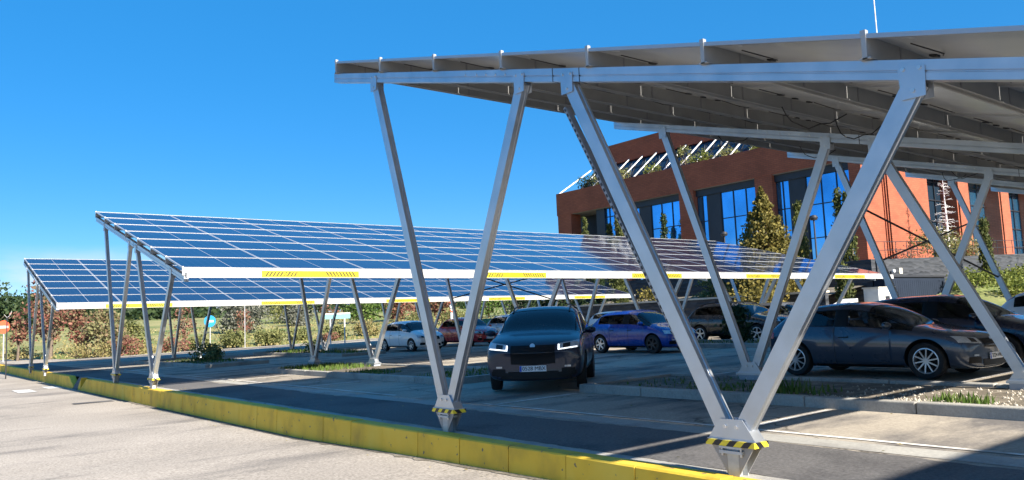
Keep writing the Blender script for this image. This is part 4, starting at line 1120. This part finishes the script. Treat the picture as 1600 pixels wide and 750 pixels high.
#=====PLANTS=====
# ------------------------------------------------------------------ vegetation
def leaves(name,pts,size,m,parent,rng,flat=.0,stretch=1.6,up=None):
    """many small leaf faces; pts Nx3"""
    n=len(pts); d=rng.normal(size=(n,3)); 
    if up is not None: d=d*.5+np.array(up)
    d/=np.linalg.norm(d,axis=1,keepdims=True); e=rng.normal(size=(n,3)); e-=d*(e*d).sum(1,keepdims=True); e/=np.linalg.norm(e,axis=1,keepdims=True)
    s=size*rng.uniform(.6,1.35,size=(n,1))
    a=pts-d*s*stretch*.5; b_=pts+e*s*.5; c=pts+d*s*stretch*.5; f=pts-e*s*.5
    v=np.stack([a,b_,c,f],1).reshape(-1,3)
    me=bpy.data.meshes.new(name); me.vertices.add(4*n); me.vertices.foreach_set('co',v.astype(np.float32).ravel())
    me.loops.add(4*n); me.loops.foreach_set('vertex_index',np.arange(4*n,dtype=np.int32))
    me.polygons.add(n); me.polygons.foreach_set('loop_start',np.arange(0,4*n,4,dtype=np.int32)); me.polygons.foreach_set('loop_total',np.full(n,4,dtype=np.int32))
    me.materials.append(m); me.update(calc_edges=True)
    return mesh_obj(name,me,parent)
def blobs(rng,n,h0,h1,w,k,shape='round'):
    """clumped points inside a crown between heights h0,h1 and radius w"""
    cs=[]
    for i in range(k):
        t=rng.uniform(0,1); z=h0+(h1-h0)*t
        if shape=='round': rr=w*math.sqrt(max(.08,1-(2*t-1)**2))
        elif shape=='cone': rr=w*(1-t)**.95+.01
        elif shape=='spindle': rr=w*(min(1,t*5+.35))*(1-t)**.55+.03
        else: rr=w*(1-.5*t)
        a=rng.uniform(0,6.283); q=rr*math.sqrt(rng.uniform(.15,1)); cs.append((q*math.cos(a),q*math.sin(a),z))
    cs=np.array(cs); per=n//k
    sp={'round':.24*w,'cone':.13*w,'spindle':.22*w}.get(shape,.25*w)
    loc=np.ones((per*k,1))
    if shape=='cone': loc=np.repeat(np.clip(1.25*(1-(cs[:,2:3]-h0)/(h1-h0)),.05,1.1),per,0)
    P=np.repeat(cs,per,0)+rng.normal(size=(per*k,3))*np.array([sp,sp,sp*(.8 if shape!='spindle' else 1.2)])*loc
    P=P[P[:,2]>h0*.6+.03]
    return P,cs
def plant(name,label,cat,x,y,z,h,w,m,kind='round',n=1400,leaf=.14,clear=.2,k=26,group=None,seed=None,trunk=True,bark='wood',label_group=None):
    rng=np.random.default_rng(int(seed if seed is not None else (abs(x)*13+abs(y)*7+h*100))&0xffff)
    root=empty(name,(x,y,z)); tag(root,label,cat,group)
    P,cs=blobs(rng,n,h*clear,h*.96,w,k,kind)
    up={'spindle':(0,0,1.2),'cone':(0,0,.3)}.get(kind)
    leaves('foliage' if cat in('shrub','hedge','plant') else 'crown',P,leaf,m,root,rng,up=up)
    t=MB(); r0=max(.02,.03*h)
    top=h*(.9 if kind in('cone','spindle') else .6)
    t.tube([(0,0,-.15),(.02*h,0,top*.5),(0,.01*h,top)],[r0,r0*.7,r0*.25],X[bark],7)
    if kind in('round',):
        for c in cs[:9]:
            t.tube([(0,0,h*clear*.7+.1*h*rng.random()),tuple(c*.6+np.array([0,0,h*.05])),tuple(c)],[r0*.5,r0*.3,r0*.1],X[bark],5)
    t.build('stem' if cat in('shrub','hedge','plant') else 'trunk',root,True)
    return root
G1='trees and bushes beyond the car park'
T=lambda *a,**k: plant(*a,**k)
def gz(x,y): return hill(x,y)
# left background, near verge
T('red_leaf_tree','tall red leaved tree behind the farthest carport legs','tree',3.4,62.5,.35,5.9,1.35,X['lf_red'],'round',1500,.16,.27,26,G1)
T('red_leaf_tree','shorter red leaved tree right of the tall red one','tree',5.9,63.5,.35,4.5,1.1,X['lf_red'],'round',1100,.15,.2,22,G1)
T('red_leaf_tree','thin red tree at the left edge beyond the no entry sign','tree',1.6,64.5,.35,3.3,.8,X['lf_red'],'round',500,.15,.4,12,G1)
T('olive_bush','big olive and red bush under the low edge of the farthest carport','shrub',6.8,61,.3,3.3,1.3,X['lf_mix'],'round',1700,.16,.05,40,G1)
T('olive_bush','wide olive bush right of the big olive and red one','shrub',9.4,65,.4,2.2,1.2,X['lf_olive'],'round',1500,.16,.05,34,G1)
T('red_shrub','low bright red shrub left of the blue round sign','shrub',7.6,58.9,.3,1.3,.9,X['lf_red'],'round',900,.11,.05,18,G1)
T('red_shrub','low red shrub close behind the blue round sign','shrub',11.6,60.8,.3,1.2,1.0,X['lf_red'],'round',900,.11,.05,18,G1)
T('red_shrub','low rusty shrub midway along the verge','shrub',25.5,62.8,.5,.7,.9,X['lf_red'],'round',900,.11,.05,18,G1)
for i,(x,y,h,w) in enumerate([(4.6,59.6,.95,1.0),(6.3,59.5,.9,1.0),(1.9,66,.8,.9),(8.9,60.2,.8,.9)]):
    T('low_hedge',['brownish low hedge plant at the foot of the tall red tree','brownish low hedge plant under the olive and red bush','brownish low hedge plant left of the tall red tree','brownish low hedge plant beside the low bright red shrub'][i],'hedge',x,y,.25,h,w,X['lf_straw'],'round',700,.10,.05,16,G1)
lab=['dry olive scrub bush on the verge, leftmost of its row','dry olive scrub bush right behind the blue round sign post','grey green scrub bush at the foot of the dense grey tree','dry scrub bush between the grey tree and the teal panel sign','dry scrub bush in front of the teal panel sign','dry scrub bush right of the teal panel sign','straw coloured scrub behind the white hatchback','dry scrub bush above the red hatchback','dry scrub bush above the silver car']
for i,(x,y,h,w,m) in enumerate([(13.9,62.5,.8,.8,'lf_olive'),(17.0,63.2,1.1,1.1,'lf_olive'),(20.2,63,1.3,1.2,'lf_olive'),(23.4,65,1.0,1.0,'lf_olive'),(27.8,66.5,1.1,1.1,'lf_olive'),(31.5,67,1.2,1.2,'lf_straw'),(36.5,70,1.3,1.2,'lf_straw'),(42,74,1.7,1.6,'lf_olive'),(49,78,1.8,1.6,'lf_olive')]):
    T('scrub_bush',lab[i],'shrub',x,y,gz(x,y),h,w,X[m],'round',1500,.14,.05,26,G1)
lab=['slender reddish sapling left of the blue round sign','slender reddish sapling in front of the dense grey tree','slender reddish sapling by the middle carport legs']
for i,(x,y,h,w) in enumerate([(15.2,71,3.6,1.0),(21.0,73,3.0,1.0),(33,78,4.3,1.2)]):
    T('red_sapling',lab[i],'tree',x,y,gz(x,y),h,w,X['lf_red'],'round',480,.14,.2,16,G1)
T('grey_tree','dense grey green tree right of the blue round sign','tree',25.2,84,gz(25,84),4.2,2.4,X['lf_grey'],'round',3400,.2,.05,40,G1)
T('green_bush','round green bush up on the grassy slope','shrub',41,110,gz(41,110),3.2,3.0,X['lf_olive'],'round',2200,.22,.05,34,G1)
T('green_bush','dark round bush halfway up the grassy slope','shrub',37,97,gz(37,97),2.3,2.0,X['lf_grey'],'round',1400,.2,.05,24,G1)
lab=['green tree above the teal panel sign','red leaved tree above the white hatchback','red leaved tree right of the green one on the slope','red tree right behind the red hatchback','broad green tree above the silver car','green tree right of the broad one above the silver car','dark tree at the end of the farthest carport']
for i,(x,y,h,w,m) in enumerate([(46,95,4.6,2.7,'lf_green'),(51.5,95,4.6,2.0,'lf_red'),(57.5,100,4.8,1.9,'lf_red'),(50.2,82,5.0,1.7,'lf_red'),(65,92,5.0,3.2,'lf_green'),(72,92,5.2,3.2,'lf_grey'),(60,75,4.6,2.6,'lf_dark')]):
    T('far_tree',lab[i],'tree',x,y,gz(x,y),h,w,X[m],'round',1700,.24,.12,28,G1)
lab=['tall pine at the far left edge','pine behind the red trees','pine right of the tall left pine']
for i,(x,y,h,w) in enumerate([(4.5,128,7.5,4.6),(16,140,6.0,4.5),(9.5,134,6.0,3.8)]):
    T('pine_tree',lab[i],'tree',x,y,gz(x,y)-1.2,h,w,X['lf_dark'],'round',2600,.36,.15,36,G1)
# far wood, one mass
rng=np.random.default_rng(3); pts=[]
for i in range(330):
    x=rng.uniform(-60,260); y=190+rng.uniform(-20,45)+abs(x-60)*.05; h=rng.uniform(1.8,5.0)
    c=np.array([x,y,gz(x,y)]); q=rng.normal(size=(75,3))*np.array([2.6,2.6,h*.32])+np.array([0,0,h*.5]); pts.append(c+q)
o=leaves('far_wood',np.concatenate(pts),.85,X['lf_dark'],None,rng); tag(o,'dark wooded skyline at the top of the far slope','wood',kind='stuff')
# dry grass on the slope and verge
rng=np.random.default_rng(4); n=7000; xs=rng.uniform(-14,70,n); ys=61.5+rng.uniform(0,1,n)**1.6*50+np.where(xs<3,(3-xs)*2.6,0)+np.where(xs>30,(xs-30)*.6,0)
P=np.stack([xs,ys,np.array([gz(a,b_) for a,b_ in zip(xs,ys)])+.07],1)
o=leaves('dry_grass',P,.15,X['lf_straw'],None,rng,up=(0,0,1.3)); tag(o,'dry straw coloured grass on the slope beyond the car park','grass',kind='stuff')
# plants in the car park islands
T('green_shrub','leafy green shrub in the island under the farthest carport','shrub',5.9,34.2,lotz(6)+.1,.72,.62,X['lf_olive'],'round',800,.09,.05,20)
T('dark_bush','dark green bush in front of the dark grey crossover','shrub',17.9,13.0,lotz(17.9)+.1,1.25,.50,X['lf_dark'],'round',1300,.09,.05,22)
T('small_weed','small dark weed on the island near the white hatchback','plant',12.0,36.0,lotz(12)+.1,.55,.4,X['lf_dark'],'round',200,.09,.05,10)
# conifers and cypresses before the brick building
T('conifer','large golden conifer in front of the mirror windows','tree',41.0,27.3,2.5,7.9,2.9,X['lf_gold'],'cone',18000,.14,.02,330)
T('gold_bush','golden bush below the large golden conifer','shrub',37.2,25.6,.65,2.2,2.0,X['lf_gold'],'round',2600,.13,.05,40)
T('gold_bush','small golden bush under the middle carport, left of the large conifer','shrub',40.2,37,2.4,1.5,1.0,X['lf_gold'],'round',1000,.12,.05,20)
T('olive_shrub','olive shrub above the cream coping','shrub',40.4,31.8,2.5,1.6,1.0,X['lf_olive'],'round',900,.12,.05,20)
CY='cypresses near the brick building'
for x,y,z,h,w,l in [(48,47.7,4.6,7.1,.55,'cypress left of the second brick pillar, seen beside the near leg'),(48,48.9,4.6,6.2,.45,'shorter cypress beside the taller one near the far pillar'),(48,52.3,4.6,7.2,.42,'thin cypress in the open corner of the brick building'),(50,43.9,4.6,6.4,.5,'dark cypress in front of the window between two brick pillars'),
    (48,28.9,4.6,5.3,.5,'cypress just right of the large golden conifer'),(48,25.7,4.6,5.8,.45,'tall cypress right of the street lamp'),(48,25.0,4.6,5.5,.4,'cypress close on the right of the tall one by the street lamp'),
    (39.6,21.0,.7,3.6,.55,'cypress under the end of the middle carport, by the white cabinet'),(39.9,40.2,.9,4.2,.85,'broad cypress at the end of the farthest carport'),(39.9,42.6,.9,4.4,.8,'dark cypress left of the broad one at the farthest carport'),(55.5,19.0,2.8,4.9,.5,'cypress on the juniper slope at the right')]:
    T('cypress',l,'tree',x,y,z,h,w,X['lf_cyp'] if 'dark' not in l else X['lf_dark'],'spindle',3200,.11,.02,90,CY)
HD='dark hedge trees behind the farthest carport'
lab=['dark hedge tree nearest the broad cypress','dark hedge tree in the middle of the three behind the farthest carport','dark hedge tree farthest left of the three behind the farthest carport']
for i,(x,y) in enumerate([(40.5,46.5),(40.5,50),(41,54)]): T('hedge_tree',lab[i],'tree',x,y,.9,3.9,1.6,X['lf_dark'],'round',1800,.16,.05,30,HD)
# terrace plants at the parapet
lab=['green shrub trailing over the roof terrace parapet, near the canopy','yellow green shrub on the roof terrace between two white struts','round green shrub on the roof terrace parapet, middle of the row','feathery shrub on the roof terrace next to the carport leg','low green shrub on the roof terrace left of the leg','shrub at the far end of the roof terrace']
for i,(y,h,w,m) in enumerate([(35.4,.7,.8,'lf_jun'),(38.6,.7,1.0,'lf_olive'),(41.0,.9,1.1,'lf_jun'),(43.3,1.9,.7,'lf_olive'),(47.5,.8,1.0,'lf_jun'),(51.5,1.0,.9,'lf_olive')]):
    T('terrace_shrub',lab[i],'shrub',52.9,y,15.5,h,w,X[m],'round',420,.12,.05,14,'shrubs on the roof terrace')
T('terrace_shrub','dark shrub behind the corner of the roof terrace','shrub',53,57,15.5,1.2,1.0,X['lf_dark'],'round',600,.13,.05,16,'shrubs on the roof terrace')
T('terrace_shrub','wispy shrub at the corner end of the roof terrace','shrub',53,54.8,15.5,1.8,.9,X['lf_olive'],'round',600,.13,.05,16,'shrubs on the roof terrace')
# silver leafless conifer and bushes before the sunlit front
root=empty('bare_tree',(59,23.0,5.1)); tag(root,'leafless silver tree with short side branches before the dark windows','tree')
t=MB(); t.tube([(0,0,0),(.03,0,3),(0,0,6.2)],[.11,.08,.02],X['silverbark'],7); t.build('trunk',root,True)
rr=random.Random(8); t=MB()
for i in range(80):
    z=1.0+rr.random()*4.9; a=rr.uniform(0,6.283); L=(.35+1.0*(1-z/6.5))*rr.uniform(.6,1.1); dx,dy=math.cos(a),math.sin(a)
    t.tube([(0,0,z),(dx*L*.5,dy*L*.5,z+.10*L),(dx*L,dy*L,z-.02*L)],[.022,.016,.006],X['silverbark'],4)
    for q in (.45,.75): t.tube([(dx*L*q,dy*L*q,z+.05),(dx*L*(q+.15)-dy*.15,dy*L*(q+.15)+dx*.15,z+.12)],[.01,.004],X['silverbark'],3)
t.build('branches',root)
T('wall_bush','dark bush on the terrace in front of the orange wall','shrub',56.5,22.6,5.0,2.2,1.6,X['lf_olive'],'round',1800,.12,.05,30)
T('wall_bush','reddish bare bush against the orange wall','shrub',53.0,23.2,4.9,1.2,.9,X['lf_red'],'round',350,.08,.05,16)
T('wall_bush','straw coloured bush right of the silver tree','shrub',60.8,22.5,5.1,1.7,1.3,X['lf_straw'],'round',1200,.12,.05,26)
rng=np.random.default_rng(21); pos=[]
for j in range(5):
    for i in range(9):
        x=51.5+i*2.3+rng.uniform(-.6,.6)+(j%2)*1.2; y=9.5+j*2.3+rng.uniform(-.5,.5); pos.append((x,y))
for i,(x,y) in enumerate(pos):
    T('juniper','bright green juniper clump covering the slope at the right edge','shrub',x,y,slopez(x,y)-.1,.75+.4*rng.random(),1.35,X['lf_jun'],'round',760,.13,.02,22,'junipers on the slope',seed=i+50)
# ------------------------------------------------------------------ street furniture
def post(root,h,r=.03,m='steelpost',nm='post'):
    b=MB(); b.tube([(0,0,-.1),(0,0,h)],r,X[m],8); return b.build(nm,root)
s=empty('road_sign',(.47,62,.35),R(215-180)); tag(s,'round orange red no entry sign on a grey post at the left edge','sign'); post(s,2.6,.045)
s.rotation_euler=(0,0,R(-38))
b=MB(); b.disc((0,-.06,2.35),(0,1,0),.46,.02,X['signred'],28); b.box(-.34,.34,-.075,-.071,2.27,2.43,X['signwhite']); b.build('sign_face',s)
s=empty('thin_post',(-1.15,44,-.2)); tag(s,'thin dark post on the kerb in front of the no entry sign','post'); post(s,3.1,.03,'darkpost')
b=MB(); b.tube([(0,0,3.08),(.12,0,3.2),(.2,.02,3.42)],.012,X['steelpost'],5); b.tube([(0,0,3.08),(-.13,0,3.25)],.012,X['steelpost'],5); b.build('antenna',s)
s=empty('road_sign',(12.1,53.6,.32),R(-38)); tag(s,'round blue sign with a white arrow under the farthest carport','sign'); post(s,2.0,.035)
b=MB(); b.disc((0,-.05,2.2),(0,1,0),.42,.02,X['signblue'],28)
b.add([(-.28,-.064,2.2),(-.06,-.064,2.38),(-.06,-.064,2.27),(.26,-.064,2.27),(.26,-.064,2.13),(-.06,-.064,2.13),(-.06,-.064,2.02)],[(0,6,5,4,3,2,1)],X['signwhite']); b.build('sign_face',s)
s=empty('panel_sign',(21.4,52.5,.43),R(-38)); tag(s,'teal panel sign on two white posts behind the middle carport','sign')
b=MB(); b.box(-.95,1.0,-.05,0,1.95,2.38,X['teal']); b.box(-.97,1.02,-.06,-.052,2.30,2.40,X['signwhite']); b.build('sign_face',s)
for x in (-.55,.55):
    b=MB(); b.tube([(x,0,-.1),(x,0,1.95)],.05,X['signwhite'],8); b.build('post',s)
s=empty('lamp_post',(16.5,59.0,.4)); tag(s,'thin pole with a short crossbar right of the blue round sign','post'); post(s,3.4,.03)
b=MB(); b.tube([(-.25,.2,3.38),(1.3,-1.0,3.38)],.025,X['steelpost'],5); b.build('crossbar',s)
s=empty('road_sign',(54.0,60.5,1.0),R(-38)); tag(s,'blue and white sign seen just above the white car by the SUV','sign'); post(s,2.4,.04)
b=MB(); b.box(-.45,.45,-.06,-.03,2.0,3.1,X['signblue']); b.box(-.2,.3,-.066,-.062,2.5,2.62,X['signwhite']); b.build('sign_face',s)
s=empty('striped_post',(41,66,.7)); tag(s,'white post with red chevrons above the red hatchback','post'); post(s,3.4,.13,'signwhite')
b=MB()
for k in range(3): b.prism([(-.28,2.3+k*.42),(0,2.1+k*.42),(.28,2.3+k*.42),(.28,2.48+k*.42),(0,2.28+k*.42),(-.28,2.48+k*.42)],1,-.17,-.14,X['signred'] if k%2==0 else X['signwhite'])
b.build('chevron_board',s)
for (x,y,z,h,l) in ((46,26.5,4.55,3.4,'black globe street lamp on the terrace before the mirror windows'),(48,35.8,4.6,3.3,'black street lamp lower down beside the brick pillar')):
    s=empty('street_lamp',(x,y,z)); tag(s,l,'lamp'); post(s,h,.06,'darkpost')
    b=MB(); b.lathe([(.0,h-.02),(.22,h),(.30,h+.16),(.22,h+.32),(.02,h+.38)],X['darkpost'],14); b.build('lamp_head',s,True)
